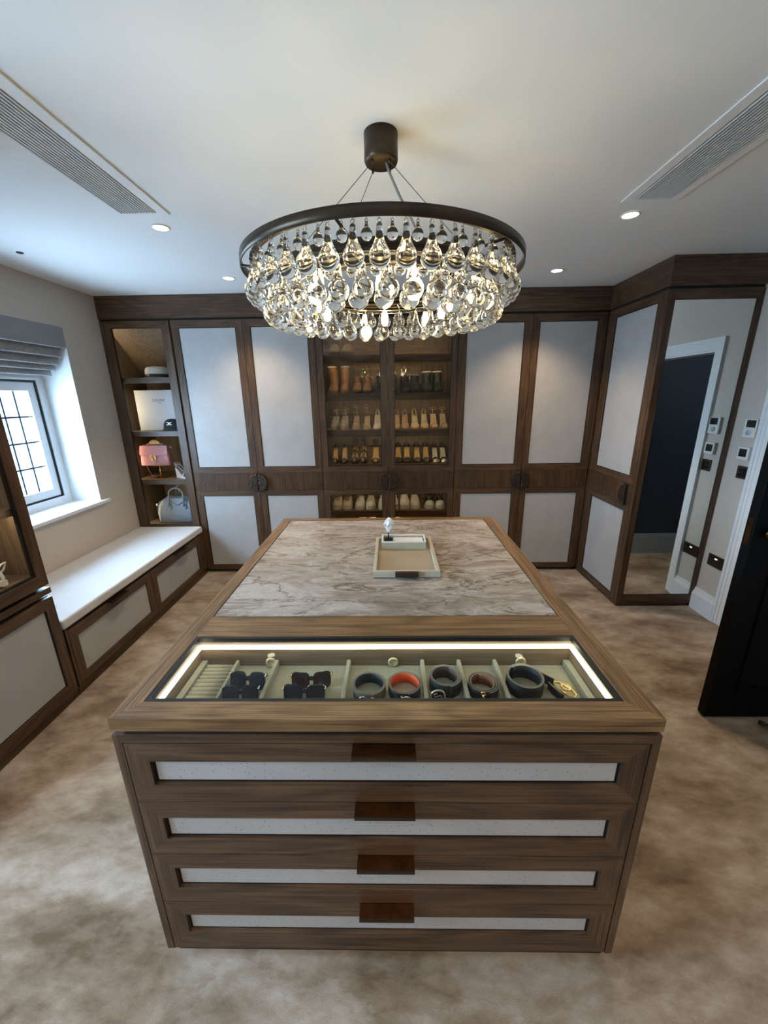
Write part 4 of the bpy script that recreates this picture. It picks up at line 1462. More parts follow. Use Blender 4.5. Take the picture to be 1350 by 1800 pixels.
def pump(label, loc, h, W, up, ins, vamp=0.27, back=0.052, plan=PTOE, toe=None, strap=None, heel='stiletto', cat='shoe', bow=None, patch=None):
    t = thing('high_heel_shoe', label, cat, loc, 'shoes in the glazed cabinet', 0, True)
    yy, s = base_sole(t, W, h, plan, up, ins, 0, heel)
    b = MB()
    J = 11
    secs = []
    for q in TS:
        w = W * interp(q, plan)
        if q < vamp:
            hh = 0.012 + 0.034 * smooth(q / vamp)
        else:
            hh = 0.046 - 0.020 * smooth((q - vamp) / 0.25) + (back - 0.026) * smooth((q - 0.60) / 0.38)
        row = []
        for j in range(J):
            a = PI * j / (J - 1)
            row.append((w * (1.02 if abs(math.cos(a)) > 0.5 else 1.0) * math.copysign(abs(math.cos(a)) ** 0.75, math.cos(a)), yy(q), s(q) + hh * math.sin(a) ** 0.8))
        secs.append(row)
    for i in range(len(TS) - 1):
        for j in range(J - 1):
            openq = TS[i + 1] > vamp and (2 <= j <= 7) and TS[i + 1] < 0.97
            if openq:
                continue
            mt = toe if (toe and TS[i + 1] <= 0.13) else up
            b.add([secs[i][j], secs[i][j + 1], secs[i + 1][j + 1], secs[i + 1][j]], [(0, 1, 2, 3)], mt, True)
    b.add(secs[0], [tuple(range(J))], toe or up, True)
    b.build('upper', t, solid=0.0022)
    if strap:
        b = MB()
        zc = s(0.9) + 0.058
        b.tube([(0.030 * math.cos(a), yy(0.86) + 0.030 * math.sin(a), zc + 0.012 * math.sin(a)) for a in [2 * PI * k / 20 for k in range(20)]], 0.003, strap, 6, True)
        b.tube([(0, yy(0.98), s(0.97) + 0.03), (0, yy(0.98), zc + 0.012)], 0.003, strap, 6)
        b.build('ankle_strap', t)
    if patch:
        b = MB()
        b.loft([[(-W * 0.34, yy(q), s(q) + 0.0032), (W * 0.34, yy(q), s(q) + 0.0032)] for q in (0.52, 0.60, 0.68, 0.76)], patch, True, False, False)
        b.build('insole_patch', t, solid=0.001)
    if bow:
        b = MB()
        for k in range(5):
            b.lathe([(0.0, -0.005), (0.004, -0.003), (0.005, 0.0), (0.003, 0.004), (0.0, 0.005)], (-0.024 + 0.012 * k, yy(0.16) - 0.002, s(0.1) + 0.030 + 0.006 * (k % 2)), bow, 8)
        b.build('ornament', t)
    return t


def sandal(label, loc, h, W, up, ins, plat=0.0, heel='stiletto', bands=((0.10, 0.20),), ankle=(0.05, 0.09), tstrap=True, studs=None, rz=0.0, group='shoes in the glazed cabinet', name='strappy_sandal'):
    t = thing(name, label, 'shoe', loc, group, rz, True)
    yy, s = base_sole(t, W, h, RTOE, up, ins, plat, heel)

    def arch(q0, q1, hh, mt):
        b = MB()
        rows = []
        for q in (q0, (q0 + q1) / 2, q1):
            w = W * interp(q, RTOE) * 1.03
            rows.append([(w * math.cos(PI * j / 12), yy(q), s(q) + hh * math.sin(PI * j / 12) ** 0.8) for j in range(13)])
        b.loft(rows, mt, True, False, False)
        return b
    for (q0, q1) in bands:
        arch(q0, q1, 0.032 + 0.03 * q1, up).build('strap', t, solid=0.003)
    for z in ankle:
        b = MB()
        zc = s(0.9) + z
        b.tube([(0.029 * math.cos(a), yy(0.86) + 0.032 * math.sin(a), zc + 0.010 * math.sin(a)) for a in [2 * PI * k / 20 for k in range(20)]], 0.0035, up, 6, True)
        b.build('ankle_strap', t)
    b = MB()
    zt = s(0.9) + max(ankle)
    b.tube([(0, yy(0.985), s(0.97)), (0, yy(0.99), zt)], 0.006, up, 8)
    b.build('heel_tab', t)
    if tstrap:
        b = MB()
        b.tube([(-W * 0.5, yy(0.20), s(0.2) + 0.034), (0.006, yy(0.42), s(0.42) + 0.040), (0.022, yy(0.72), s(0.9) + min(ankle))], 0.0032, up, 6)
        b.tube([(W * 0.5, yy(0.20), s(0.2) + 0.034), (-0.006, yy(0.42), s(0.42) + 0.040), (-0.022, yy(0.72), s(0.9) + min(ankle))], 0.0032, up, 6)
        b.build('cross_strap', t)
    if studs:
        b = MB()
        for q in (0.05, 0.12, 0.19, 0.26):
            w = W * interp(q, RTOE) * 1.02
            for j in range(1, 8):
                a = PI * j / 8
                b.lathe([(0.0, -0.003), (0.003, 0.0), (0.0, 0.003)], (w * math.cos(a), yy(q), s(q) + 0.037 * math.sin(a) ** 0.8), studs, 6)
        o = b.build('studs', t)
        o['kind'] = 'stuff'
    return t


def boot(label, loc, hgt, W, up, sole_m, lining=None, lace=None, lean=0.0, name='ankle_boot', heel=0.012, slump=0.0, toe=RTOE):
    t = thing(name, label, 'boot', loc, 'shoes in the glazed cabinet', 0, True)
    yy = lambda q: -LEN / 2 + LEN * q
    b = MB()
    sec = []
    for z in (0.0, heel + 0.006):
        sec.append([(W * 1.05 * interp(q, toe) * sgn, yy(q), z) for q, sgn in [(q, 1) for q in TS] + [(q, -1) for q in reversed(TS)]])
    b.loft(sec, sole_m, False)
    b.build('sole', t)
    b = MB()
    rows = []
    z0 = heel + 0.004
    for q in TS:
        w = W * interp(q, toe)
        hh = 0.020 + 0.050 * smooth(q / 0.40) + 0.03 * smooth((q - 0.4) / 0.2)
        rows.append([(w * math.cos(PI * j / 10), yy(q), z0 + hh * math.sin(PI * j / 10) ** 0.7) for j in range(11)])
    b.loft(rows, up, True, False, False)
    b.add(rows[0], [tuple(range(11))], up, True)
    rows = []
    n = 18
    for k in range(9):
        f = k / 8
        z = z0 + 0.045 + (hgt - z0 - 0.045) * f
        rxk = W * (0.86 + 0.02 * f) * (1 + slump * 0.06 * math.sin(f * 17))
        ryk = 0.066 - 0.014 * smooth(f * 2)
        rows.append([(rxk * math.cos(2 * PI * j / n) + lean * f * f, yy(0.70) + ryk * math.sin(2 * PI * j / n), z) for j in range(n)])
    b.loft(rows, up, True, True, False)
    b.build('upper', t, solid=0.004)
    if lining:
        b = MB()
        r = [(x * 0.97 + lean * 0.03, y * 0.99, hgt + 0.002) for x, y, z in rows[-1]]
        b.tube(r, 0.0075, lining, 8, True)
        b.loft([[(x, y, hgt - 0.002) for x, y, z in rows[-1]], [(lean + (x - lean) * 0.1, yy(0.70) + (y - yy(0.70)) * 0.1, hgt - 0.02) for x, y, z in rows[-1]]], lining, True, True, False)
        b.build('lining', t)
    if lace:
        b = MB()
        for k in range(5):
            z = 0.075 + (hgt - 0.095) * k / 4
            y0 = yy(0.70) - 0.058 + (0.0 if k else -0.022)
            x = lean * ((z / hgt) ** 2)
            b.tube([(x - 0.013, y0, z), (x + 0.013, y0 - 0.002, z + 0.014)], 0.002, lace, 6)
            b.tube([(x + 0.013, y0, z), (x - 0.013, y0 - 0.002, z + 0.014)], 0.002, lace, 6)
        b.build('laces', t)
    return t


def sneaker(label, loc, W, up, sole_m, lace, cap=None, solez=0.030, toe=RTOE, dark=None, hgt=0.105):
    t = thing('trainer', label, 'shoe', loc, 'shoes in the glazed cabinet', 0, True)
    yy = lambda q: -LEN / 2 + LEN * q
    b = MB()
    outline = [(q, 1) for q in TS] + [(q, -1) for q in reversed(TS)]
    b.loft([[(W * k * interp(q, toe) * sgn, yy(q) * (1 + (k - 1) * 0.4), z) for q, sgn in outline] for z, k in ((0.0, 1.02), (0.006, 1.07), (solez * 0.8, 1.06), (solez, 1.0))], sole_m, True)
    b.build('sole', t)
    b = MB()
    rows = []
    for q in TS:
        w = W * interp(q, toe) * 0.97
        hh = 0.018 + 0.030 * smooth(q / 0.14) + (hgt - solez - 0.048) * smooth((q - 0.16) / 0.36)
        rows.append([(w * math.copysign(abs(math.cos(PI * j / 10)) ** 0.85, math.cos(PI * j / 10)), yy(q), solez - 0.004 + hh * math.sin(PI * j / 10) ** 0.7) for j in range(11)])
    for i in range(len(TS) - 1):
        for j in range(10):
            if TS[i] >= 0.54 and 3 <= j <= 6 and TS[i + 1] < 0.97:
                continue
            mt = cap if (cap and TS[i + 1] <= 0.19) else up
            b.add([rows[i][j], rows[i][j + 1], rows[i + 1][j + 1], rows[i + 1][j]], [(0, 1, 2, 3)], mt, True)
    b.add(rows[0], [tuple(range(11))], cap or up, True)
    b.build('upper', t, solid=0.004)
    b = MB()
    for k in range(5):
        q = 0.24 + 0.065 * k
        hh = 0.048 + (hgt - solez - 0.048) * smooth((q - 0.16) / 0.36)
        z = solez + hh * 0.985
        b.tube([(-0.016, yy(q), z - 0.003), (0, yy(q) + 0.004, z + 0.001), (0.016, yy(q + 0.03), z - 0.001)], 0.0026, lace, 6)
        b.tube([(0.016, yy(q), z - 0.003), (0, yy(q) + 0.004, z + 0.002), (-0.016, yy(q + 0.03), z - 0.001)], 0.0026, lace, 6)
    zb = solez + hgt - solez
    b.tube([(0.0, yy(0.52), hgt), (0.020, yy(0.47), hgt + 0.008), (0.034, yy(0.42), hgt - 0.004)], 0.0024, lace, 6)
    b.tube([(0.0, yy(0.52), hgt), (-0.020, yy(0.47), hgt + 0.008), (-0.034, yy(0.42), hgt - 0.004)], 0.0024, lace, 6)
    b.build('laces', t)
    if dark:
        b = MB()
        for sx in (-1, 1):
            for k in range(3):
                q = 0.36 + k * 0.07
                w = W * interp(q, toe)
                b.tube([(sx * w * 0.99, yy(q), solez + 0.006), (sx * w * 0.80, yy(q + 0.06), solez + 0.034)], 0.003, dark, 6)
        b.build('side_stripe', t)
    return t


def clog(label, loc, W, up, sole_m):
    t = thing('clog', label, 'shoe', loc, 'shoes in the glazed cabinet', 0, True)
    yy = lambda q: -LEN / 2 + LEN * q
    CT = [(0, 0.45), (0.04, 0.75), (0.12, 0.97), (0.3, 1.0), (0.55, 0.86), (0.9, 0.78), (1, 0.4)]
    outline = [(q, 1) for q in TS] + [(q, -1) for q in reversed(TS)]
    b = MB(); b.loft([[(W * 1.04 * interp(q, CT) * s, yy(q), z) for q, s in outline] for z in (0.0, 0.024)], sole_m, False); b.build('sole', t)
    b = MB()
    rows = []
    for q in TS[:9]:
        w = W * interp(q, CT)
        hh = 0.022 + 0.056 * smooth(q / 0.40)
        rows.append([(w * math.copysign(abs(math.cos(PI * j / 12)) ** 0.8, math.cos(PI * j / 12)), yy(q), 0.022 + hh * math.sin(PI * j / 12) ** 0.75) for j in range(13)])
    b.loft(rows, up, True, False, False)
    b.add(rows[0], [tuple(range(13))], up, True)
    b.build('upper', t, solid=0.004)
    b = MB(); b.tube(rows[-1], 0.004, sole_m, 6); b.build('trim_band', t)
    return t


def pair(o, x, label, dz=0.0):
    p = o.location
    dup(o, (x, p.y, p.z + dz), label=label)


NUDE = plain('nude_patent', (0.50, 0.34, 0.21), 0.28, var=0.08)
NUDEIN = plain('nude_insole', (0.60, 0.46, 0.29), 0.4, var=0.06)
WHITEL = plain('white_shoe_leather', (0.68, 0.66, 0.60), 0.4, var=0.05)
GREYIN = plain('pale_insole', (0.55, 0.53, 0.46), 0.45, var=0.06)
SUEDET = plain('tan_boot_suede', (0.30, 0.165, 0.075), 0.85, var=0.25, vs=40, bs=0.3, bscale=120)
FLEECE = plain('cream_fleece', (0.72, 0.64, 0.50), 0.95, var=0.12, vs=120, bs=0.5, bscale=150)
BROWNL = plain('brown_boot_leather', (0.21, 0.105, 0.045), 0.5, var=0.2)
BLACKL = plain('black_shoe_leather', (0.012, 0.011, 0.011), 0.35, var=0.2)
GREENL = plain('dark_green_leather', (0.016, 0.026, 0.020), 0.45, var=0.2)
GOLDIN = plain('gold_insole', (0.64, 0.45, 0.19), 0.3, 0.25, var=0.1)
TANIN = plain('tan_insole', (0.56, 0.38, 0.17), 0.4, var=0.08)
WHIN = plain('white_insole', (0.62, 0.62, 0.52), 0.4, var=0.06)
RUBW = plain('white_rubber', (0.66, 0.65, 0.60), 0.5, var=0.05)
CREAML = plain('cream_trainer_leather', (0.60, 0.55, 0.44), 0.5, var=0.1, vs=60)
CLOGT = plain('taupe_felt', (0.20, 0.145, 0.088), 0.9, var=0.15, bs=0.3)
CLOGS = plain('clog_sole', (0.14, 0.10, 0.06), 0.8, var=0.1)
LACEW = plain('white_lace', (0.62, 0.60, 0.54), 0.8, var=0.1)
LACED = plain('grey_lace', (0.22, 0.23, 0.21), 0.8, var=0.1)
METAL = plain('metallic_gold_leather', (0.50, 0.44, 0.33), 0.28, 0.6, var=0.2)

S1, S2, S3, S4, S5, S6 = [z + 0.0008 for z in SHELF]
YS = 3.600
o = clog('tan felt clog on the top glazed shelf, nearer the hinge side', (-0.469, YS, S1), 0.050, CLOGT, CLOGS)
pair(o, -0.359, 'tan felt clog on the top glazed shelf, nearer the middle of the cabinet')
o = boot('tall slouchy tan suede boot at the far end of second shelf, leaning outward', (-0.492, YS, S2), 0.225, 0.043, SUEDET, SUEDET, FLEECE, lean=-0.018, name='tall_boot', slump=1)
boot('tall slouchy tan suede boot standing upright beside its leaning mate', (-0.398, YS, S2), 0.225, 0.040, SUEDET, SUEDET, FLEECE, lean=0.002, name='tall_boot', slump=1)
o = boot('short brown leather ankle boot beside the tall tan boots', (-0.285, YS, S2), 0.142, 0.0400, BROWNL, BLACKL, None, None)
pair(o, -0.199, 'short brown leather ankle boot, the one further from the tall tan boots')
o = boot('plain black ankle boot half hidden behind the door stile of second shelf', (-0.082, YS, S2), 0.150, 0.042, BLACKL, BLACKL)
pair(o, 0.026, 'plain black ankle boot just right of the middle stile, second shelf')
pair(o, 0.134, 'plain black ankle boot, second of the black boots right of the middle stile')
pair(o, 0.222, 'black ankle boot standing next to the dark green lace-up boots')
o = boot('dark green lace-up boot with white fleece collar, nearer the black boots', (0.326, YS, S2), 0.172, 0.0425, GREENL, BLACKL, FLEECE, LACED)
pair(o, 0.418, 'dark green lace-up boot with white fleece collar, at end of the shelf')
o = sandal('silver studded platform sandal at the end of the third shelf', (-0.498, YS, S3), 0.085, 0.039, METAL, GREYIN, 0.022, 'block', ((0.02, 0.10), (0.14, 0.24), (0.40, 0.48)), (0.03, 0.062), True, SILVER)
pair(o, -0.415, 'silver studded platform sandal beside the strappy gold sandals')
o = sandal('strappy metallic gold sandal with tall ankle straps, beside the studded sandals', (-0.309, YS, S3), 0.105, 0.034, METAL, NUDEIN, 0, 'stiletto', ((0.04, 0.09), (0.36, 0.41)), (0.045, 0.085))
pair(o, -0.211, 'strappy metallic gold sandal with tall ankle straps, beside the white pump')
pump('white pump standing against the left side of the middle stile', (-0.117, YS, S3), 0.112, 0.036, WHITEL, GREYIN)
o = pump('nude pointed pump against the right side of the middle stile', (0.058, YS, S3), 0.110, 0.036, NUDE, NUDE)
pair(o, 0.133, 'nude pointed pump, mate of the one at the middle stile')
o = pump('beige pump with pale patch inside, left of its pair on third shelf', (0.222, YS, S3), 0.112, 0.037, NUDEIN, NUDEIN, patch=WHIN)
pair(o, 0.308, 'beige pump with pale patch inside, right of its pair on third shelf')
o = sandal('nude ankle-strap sandal beside the beige pumps', (0.392, YS, S3), 0.105, 0.036, NUDE, NUDEIN, 0.008, 'stiletto', ((0.04, 0.14),), (0.05,), False)
pair(o, 0.478, 'nude ankle-strap sandal at the end of the third shelf')
o = pump('black pointed pump with tan insole at the end of fourth shelf', (-0.513, YS, S4), 0.115, 0.037, BLACKL, TANIN, 0.20, 0.045)
pair(o, -0.428, 'black pointed pump with tan insole beside the black strappy heels')
o = sandal('black peep-toe heel with crossed ankle straps, left of its pair', (-0.329, YS, S4), 0.115, 0.0365, BLACKL, TANIN, 0.012, 'stiletto', ((0.01, 0.26), (0.50, 0.56)), (0.04, 0.075))
pair(o, -0.251, 'black peep-toe heel with crossed ankle straps, right of its pair')
sandal('single black slingback sandal with gold insole left of middle stile', (-0.137, YS, S4), 0.110, 0.036, BLACKL, GOLDIN, 0.010, 'stiletto', ((0.02, 0.13),), (0.045, 0.06), False)
o = pump('black pump with wide fluffy toe and gold insole, at middle stile', (0.072, YS, S4), 0.115, 0.0385, BLACKL, GOLDIN, 0.27, 0.05, RTOE, heel='stiletto')
pair(o, 0.152, 'black pump with wide fluffy toe and gold insole, second from middle stile')
o = pump('black pump with jewelled toe and gold insole, left of its pair', (0.244, YS, S4), 0.115, 0.037, BLACKL, GOLDIN, 0.13, 0.05, RTOE, bow=SILVER)
pair(o, 0.327, 'black pump with jewelled toe and gold insole, right of its pair')
o = pump('black square-toed slingback with white insole beside the jewelled pumps', (0.410, YS, S4), 0.105, 0.0355, BLACKL, WHIN, 0.20, 0.05, RTOE, toe=SILVER)
pair(o, 0.484, 'black square-toed slingback with white insole at the end of fourth shelf')
o = sneaker('cream laced trainer with dark lacing at the end of the lower glazed shelf', (-0.505, YS, S5), 0.044, CREAML, RUBW, BROWNL)
pair(o, -0.413, 'cream laced trainer with dark lacing, mate nearer the white trainers')
o = sneaker('chunky white trainer beside the cream trainers', (-0.292, YS, S5), 0.047, WHITEL, RUBW, LACEW, dark=LACED)
pair(o, -0.194, 'chunky white trainer, the one nearer the middle stile')
o = sneaker('plain white trainer mostly hidden left of the lower middle stile', (-0.078, YS, S5), 0.042, WHITEL, RUBW, LACEW)
pair(o, 0.030, 'plain white trainer mostly hidden right of the lower middle stile')
o = sneaker('tall white trainer with ridged laces, left of its pair', (0.128, YS, S5), 0.047, WHITEL, RUBW, LACEW, hgt=0.125)
pair(o, 0.226, 'tall white trainer with ridged laces beside black trainers')
o = sneaker('black canvas trainer with white toe cap beside the white trainers', (0.362, YS, S5), 0.047, BLACKL, RUBW, LACED, RUBW)
pair(o, 0.460, 'black canvas trainer with white toe cap at end of the lower shelf')
o = clog('white slip-on shoe tip showing above the island edge, furthest from the stile', (-0.275, YS, S6), 0.043, WHITEL, RUBW)
pair(o, -0.181, 'white slip-on shoe tip showing above the island edge, left of the stile')
pair(o, 0.056, 'white slip-on shoe tip showing above the island edge, right of the stile')

# ------------------------------------------------------------------ bags, hats and box on the open shelves
PINK = plain('pink_leather', (0.56, 0.235, 0.235), 0.4, var=0.05, bs=0.08)
PINKD = plain('pink_leather_edge', (0.36, 0.13, 0.135), 0.45, var=0.05)
BAMBOO = plain('bamboo_yellow', (0.74, 0.45, 0.12), 0.35, var=0.15)
GREYB = plain('blue_grey_leather', (0.245, 0.285, 0.315), 0.42, var=0.05, bs=0.15)
GREYD = plain('blue_grey_leather_edge', (0.12, 0.145, 0.165), 0.45, var=0.05)


def rloft(mb, levels, mat, n=24, e=0.28):
    """stack of rounded rectangles: (z, cx, cy, half width, half depth)"""
    secs = []
    for z, cx_, cy_, hx, hy in levels:
        row = []
        for k in range(n):
            a = 2 * PI * (k + 0.5) / n
            row.append((cx_ + hx * math.copysign(abs(math.cos(a)) ** e, math.cos(a)), cy_ + hy * math.copysign(abs(math.sin(a)) ** e, math.sin(a)), z))
        secs.append(row)
    return mb.loft(secs, mat)


zsh = USH[2]
st = thing('bag_stand', 'slim brass display stand holding the pink handbag up off the shelf', 'stand', (-2.10, 3.52, zsh))
b = MB(); b.box(-2.185, -2.065, 3.470, 3.575, zsh + 0.0008, zsh + 0.006, GOLD); b.build('base', st, bevel=0.002)
b = MB(); b.tube([(-2.142, 3.53, zsh + 0.006), (-2.142, 3.53, 1.024)], 0.004, GOLD, 8); b.box(-2.20, -2.085, 3.50, 3.56, 1.022, 1.0265, GOLD); b.build('post', st)
pk = thing('handbag', 'small pink leather top-handle handbag with round gold clasp on a brass stand', 'handbag', (-2.145, 3.52, 1.028))
b = MB()
rloft(b, [(1.028, -2.148, 3.525, 0.128, 0.040), (1.034, -2.148, 3.525, 0.134, 0.046), (1.10, -2.147, 3.525, 0.130, 0.044), (1.17, -2.146, 3.525, 0.122, 0.036), (1.205, -2.146, 3.525, 0.116, 0.024), (1.212, -2.146, 3.525, 0.108, 0.016)], PINK, e=0.22)
b.build('body', pk)
b = MB()
fl = [(-2.268, 1.207), (-2.024, 1.207), (-2.019, 1.140), (-2.024, 1.128), (-2.036, 1.124), (-2.095, 1.122), (-2.112, 1.117), (-2.122, 1.106), (-2.147, 1.096), (-2.172, 1.106), (-2.182, 1.117), (-2.199, 1.122), (-2.258, 1.124), (-2.270, 1.128), (-2.275, 1.140)]
b.prism(lambda u, v, d: (u, 3.4745 + d + max(0.0, (v - 1.11)) * 0.20, v), fl, -0.002, 0.003, PINK)
b.build('flap', pk, bevel=0.0015)
b = MB(); b.prism(lambda u, v, d: (u, 3.4728 + d + max(0.0, (v - 1.11)) * 0.20, v), [(u + (-0.0) , v - 0.0035) for u, v in fl if v < 1.15], 0.0005, 0.004, PINKD); b.build('flap_edge', pk)
b = MB(); b.tube(circ((-2.147, 3.464, 1.103), 0.0235, 24), 0.0038, GOLD, 8, True)
b.tube(circ((-2.152, 3.463, 1.103), 0.009, 12, 'xz', R(50), R(340), False), 0.0018, GOLD, 6)
b.tube(circ((-2.142, 3.463, 1.103), 0.009, 12, 'xz', R(230), R(520), False), 0.0018, GOLD, 6)
b.build('clasp', pk)
b = MB(); b.prism(lambda u, v, d: (u, 3.469 + d, v), [(-2.165, 1.084), (-2.129, 1.084), (-2.129, 1.062), (-2.136, 1.050), (-2.147, 1.046), (-2.158, 1.050), (-2.165, 1.062)], 0.0, 0.006, PINK); b.build('clasp_tab', pk, bevel=0.002)
b = MB(); b.tube([(-2.147 + 0.046 * math.cos(a), 3.525, 1.216 + 0.034 * math.sin(a)) for a in [PI * k / 14 for k in range(15)]], 0.0078, BAMBOO, 10)
b.prism(lambda u, v, d: (u, 3.521 + d, v), [(-2.147 + 0.042 * math.cos(PI * k / 12), 1.217 + 0.030 * math.sin(PI * k / 12)) for k in range(13)], 0.0, 0.008, BAMBOO)
b.build('top_handle', pk)
for x in (-2.215, -2.078):
    b = MB(); b.tube([(x, 3.525, 1.208), (x, 3.525, 1.224)], 0.006, GOLD, 8); b.tube([(x, 3.525, 1.220), (-2.147 + math.copysign(0.046, x + 2.147), 3.525, 1.219)], 0.003, GOLD, 6); b.build('handle_lug', pk)
for x, s in ((-2.270, -1), (-2.022, 1)):
    b = MB(); b.tube(circ((x + s * 0.010, 3.525, 1.190), 0.009, 12, 'xz'), 0.0025, GOLD, 6, True); b.build('side_ring', pk)
b = MB(); b.tube([(-2.285, 3.525, 1.186), (-2.300, 3.55, 1.12), (-2.300, 3.585, 1.02), (-2.270, 3.60, zsh + 0.006), (-2.18, 3.61, zsh + 0.005)], 0.0035, PINKD, 6); b.build('shoulder_strap', pk)

gz = 0.4815
gb = thing('handbag', 'large blue-grey leather satchel with twin looped handles on the lowest open shelf', 'handbag', (-2.05, 3.55, gz))
b = MB()
rloft(b, [(gz, -2.035, 3.56, 0.172, 0.085), (gz + 0.010, -2.035, 3.56, 0.182, 0.092), (gz + 0.09, -2.035, 3.56, 0.186, 0.088), (gz + 0.165, -2.030, 3.56, 0.180, 0.066), (gz + 0.205, -2.025, 3.56, 0.160, 0.046), (gz + 0.236, -2.015, 3.56, 0.120, 0.026), (gz + 0.242, -2.010, 3.56, 0.10, 0.014)], GREYB, e=0.35)
b.build('body', gb)
b = MB()
b.prism(lambda u, v, d: (u, 3.478 + d + (v - 0.62) * 0.38, v), [(-2.085, 0.712), (-1.940, 0.712), (-1.945, 0.690), (-2.010, 0.652), (-2.078, 0.690)], -0.004, 0.004, GREYB)
b.build('envelope_flap', gb, bevel=0.0015)
b = MB()
b.tube([(-2.079, 3.478 + (0.688 - 0.62) * 0.38 - 0.003, 0.688), (-2.010, 3.478 + (0.650 - 0.62) * 0.38 - 0.003, 0.650), (-1.944, 3.478 + (0.688 - 0.62) * 0.38 - 0.003, 0.688)], 0.0022, GREYD, 6)
b.tube([(-2.175, 3.470, gz + 0.012), (-2.178, 3.473, gz + 0.09), (-2.165, 3.493, gz + 0.165)], 0.0016, GREYD, 6)
b.build('seam', gb)
for y, dz in ((3.492, 0.0), (3.622, 0.012)):
    pts = [(-2.082, y - 0.020 if y < 3.55 else y + 0.02, 0.640)] + [(-2.013 + 0.067 * math.cos(a), y, 0.752 + dz + 0.062 * math.sin(a)) for a in [PI - PI * k / 16 for k in range(17)]] + [(-1.944, y - 0.020 if y < 3.55 else y + 0.02, 0.640)]
    b = MB(); b.tube(pts, 0.0075, GREYB, 10); b.build('handle', gb)
for x in (-2.082, -1.944):
    b = MB(); b.prism(lambda u, v, d: (u, 3.474 + d + (v - 0.62) * 0.30, v), [(x + 0.019 * math.cos(2 * PI * k / 16), 0.636 + 0.022 * math.sin(2 * PI * k / 16)) for k in range(16)], -0.004, 0.006, GREYB); b.build('handle_patch', gb, bevel=0.002)
b = MB(); b.tube(circ((-2.238, 3.54, 0.640), 0.010, 12, 'xz'), 0.003, SILVER, 6, True); b.tube([(-2.205, 3.55, 0.672), (-2.226, 3.545, 0.650)], 0.007, GREYB, 8); b.build('strap_ring', gb)
b = MB(); b.tube([(-2.240, 3.54, 0.630), (-2.250, 3.55, 0.58), (-2.246, 3.59, 0.50), (-2.23, 3.66, 0.490)], 0.004, GREYD, 6); b.build('shoulder_strap', gb)

hz = USH[0]
ht = thing('straw_hat', 'cream flat-crowned hat with black band on the top open shelf', 'hat', (-2.045, 3.60, hz))
STRAW = plain('cream_straw', (0.60, 0.57, 0.49), 0.8, var=0.06, vs=90, bs=0.3)
b = MB(); b.lathe([(0.085, hz + 0.005), (0.125, hz + 0.004), (0.150, hz + 0.002), (0.152, hz + 0.004), (0.125, hz + 0.008), (0.085, hz + 0.009)], (-2.045, 3.605, 0), STRAW, 40); b.build('brim', ht)
b = MB(); b.lathe([(0.108, hz + 0.008), (0.107, hz + 0.060), (0.103, hz + 0.080), (0.088, hz + 0.094), (0.05, hz + 0.101), (0.0, hz + 0.103)], (-2.045, 3.605, 0), STRAW, 40); b.build('crown', ht)
b = MB(); b.lathe([(0.1095, hz + 0.008), (0.1105, hz + 0.010), (0.1100, hz + 0.034), (0.1085, hz + 0.036)], (-2.045, 3.605, 0), BLACKL, 40); b.build('hat_band', ht)

bz = USH[1] + 0.0008
gx = thing('gift_box', 'tall white boutique box with black lettering standing on the second open shelf', 'box', (-2.098, 3.60, bz))
BOXW = plain('box_white_card', (0.66, 0.665, 0.68), 0.5, var=0.01)
b = MB(); b.box(-2.264, -1.930, 3.575, 3.690, bz, bz + 0.345, BOXW); b.build('box_body', gx, bevel=0.002)
b = MB(); b.box(-2.2665, -1.9275, 3.550, 3.588, bz, bz + 0.3475, BOXW); b.build('box_lid', gx, bevel=0.002)


def lettering(parent, text, x, y, z, width, mat, name='lettering'):
    cu_ = bpy.data.curves.new(name, 'FONT')
    cu_.body = text
    cu_.align_x = 'CENTER'
    cu_.size = 1.0
    cu_.space_character = 1.18
    tmp = bpy.data.objects.new('tmp', cu_)
    COL.objects.link(tmp)
    dg = bpy.context.evaluated_depsgraph_get()
    me = bpy.data.meshes.new_from_object(tmp.evaluated_get(dg))
    bpy.data.objects.remove(tmp)
    xs = [v.co.x for v in me.vertices]
    k = width / (max(xs) - min(xs))
    off = ORG[parent.name]
    for v in me.vertices:
        v.co = Vector((x + v.co.x * k - off.x, y - off.y, z + v.co.y * k - off.z))
    me.materials.clear()
    me.materials.append(mat)
    o_ = bpy.data.objects.new(name, me)
    COL.objects.link(o_)
    o_.parent = parent
    md = o_.modifiers.new('ink', 'SOLIDIFY')
    md.thickness = 0.0006
    return o_


INK = plain('black_ink', (0.010, 0.011, 0.014), 0.6, var=0.05)
lettering(gx, 'CELINE', -2.058, 3.5492, 1.590, 0.108, INK)
lettering(gx, 'PARIS', -2.050, 3.5492, 1.573, 0.030, INK)

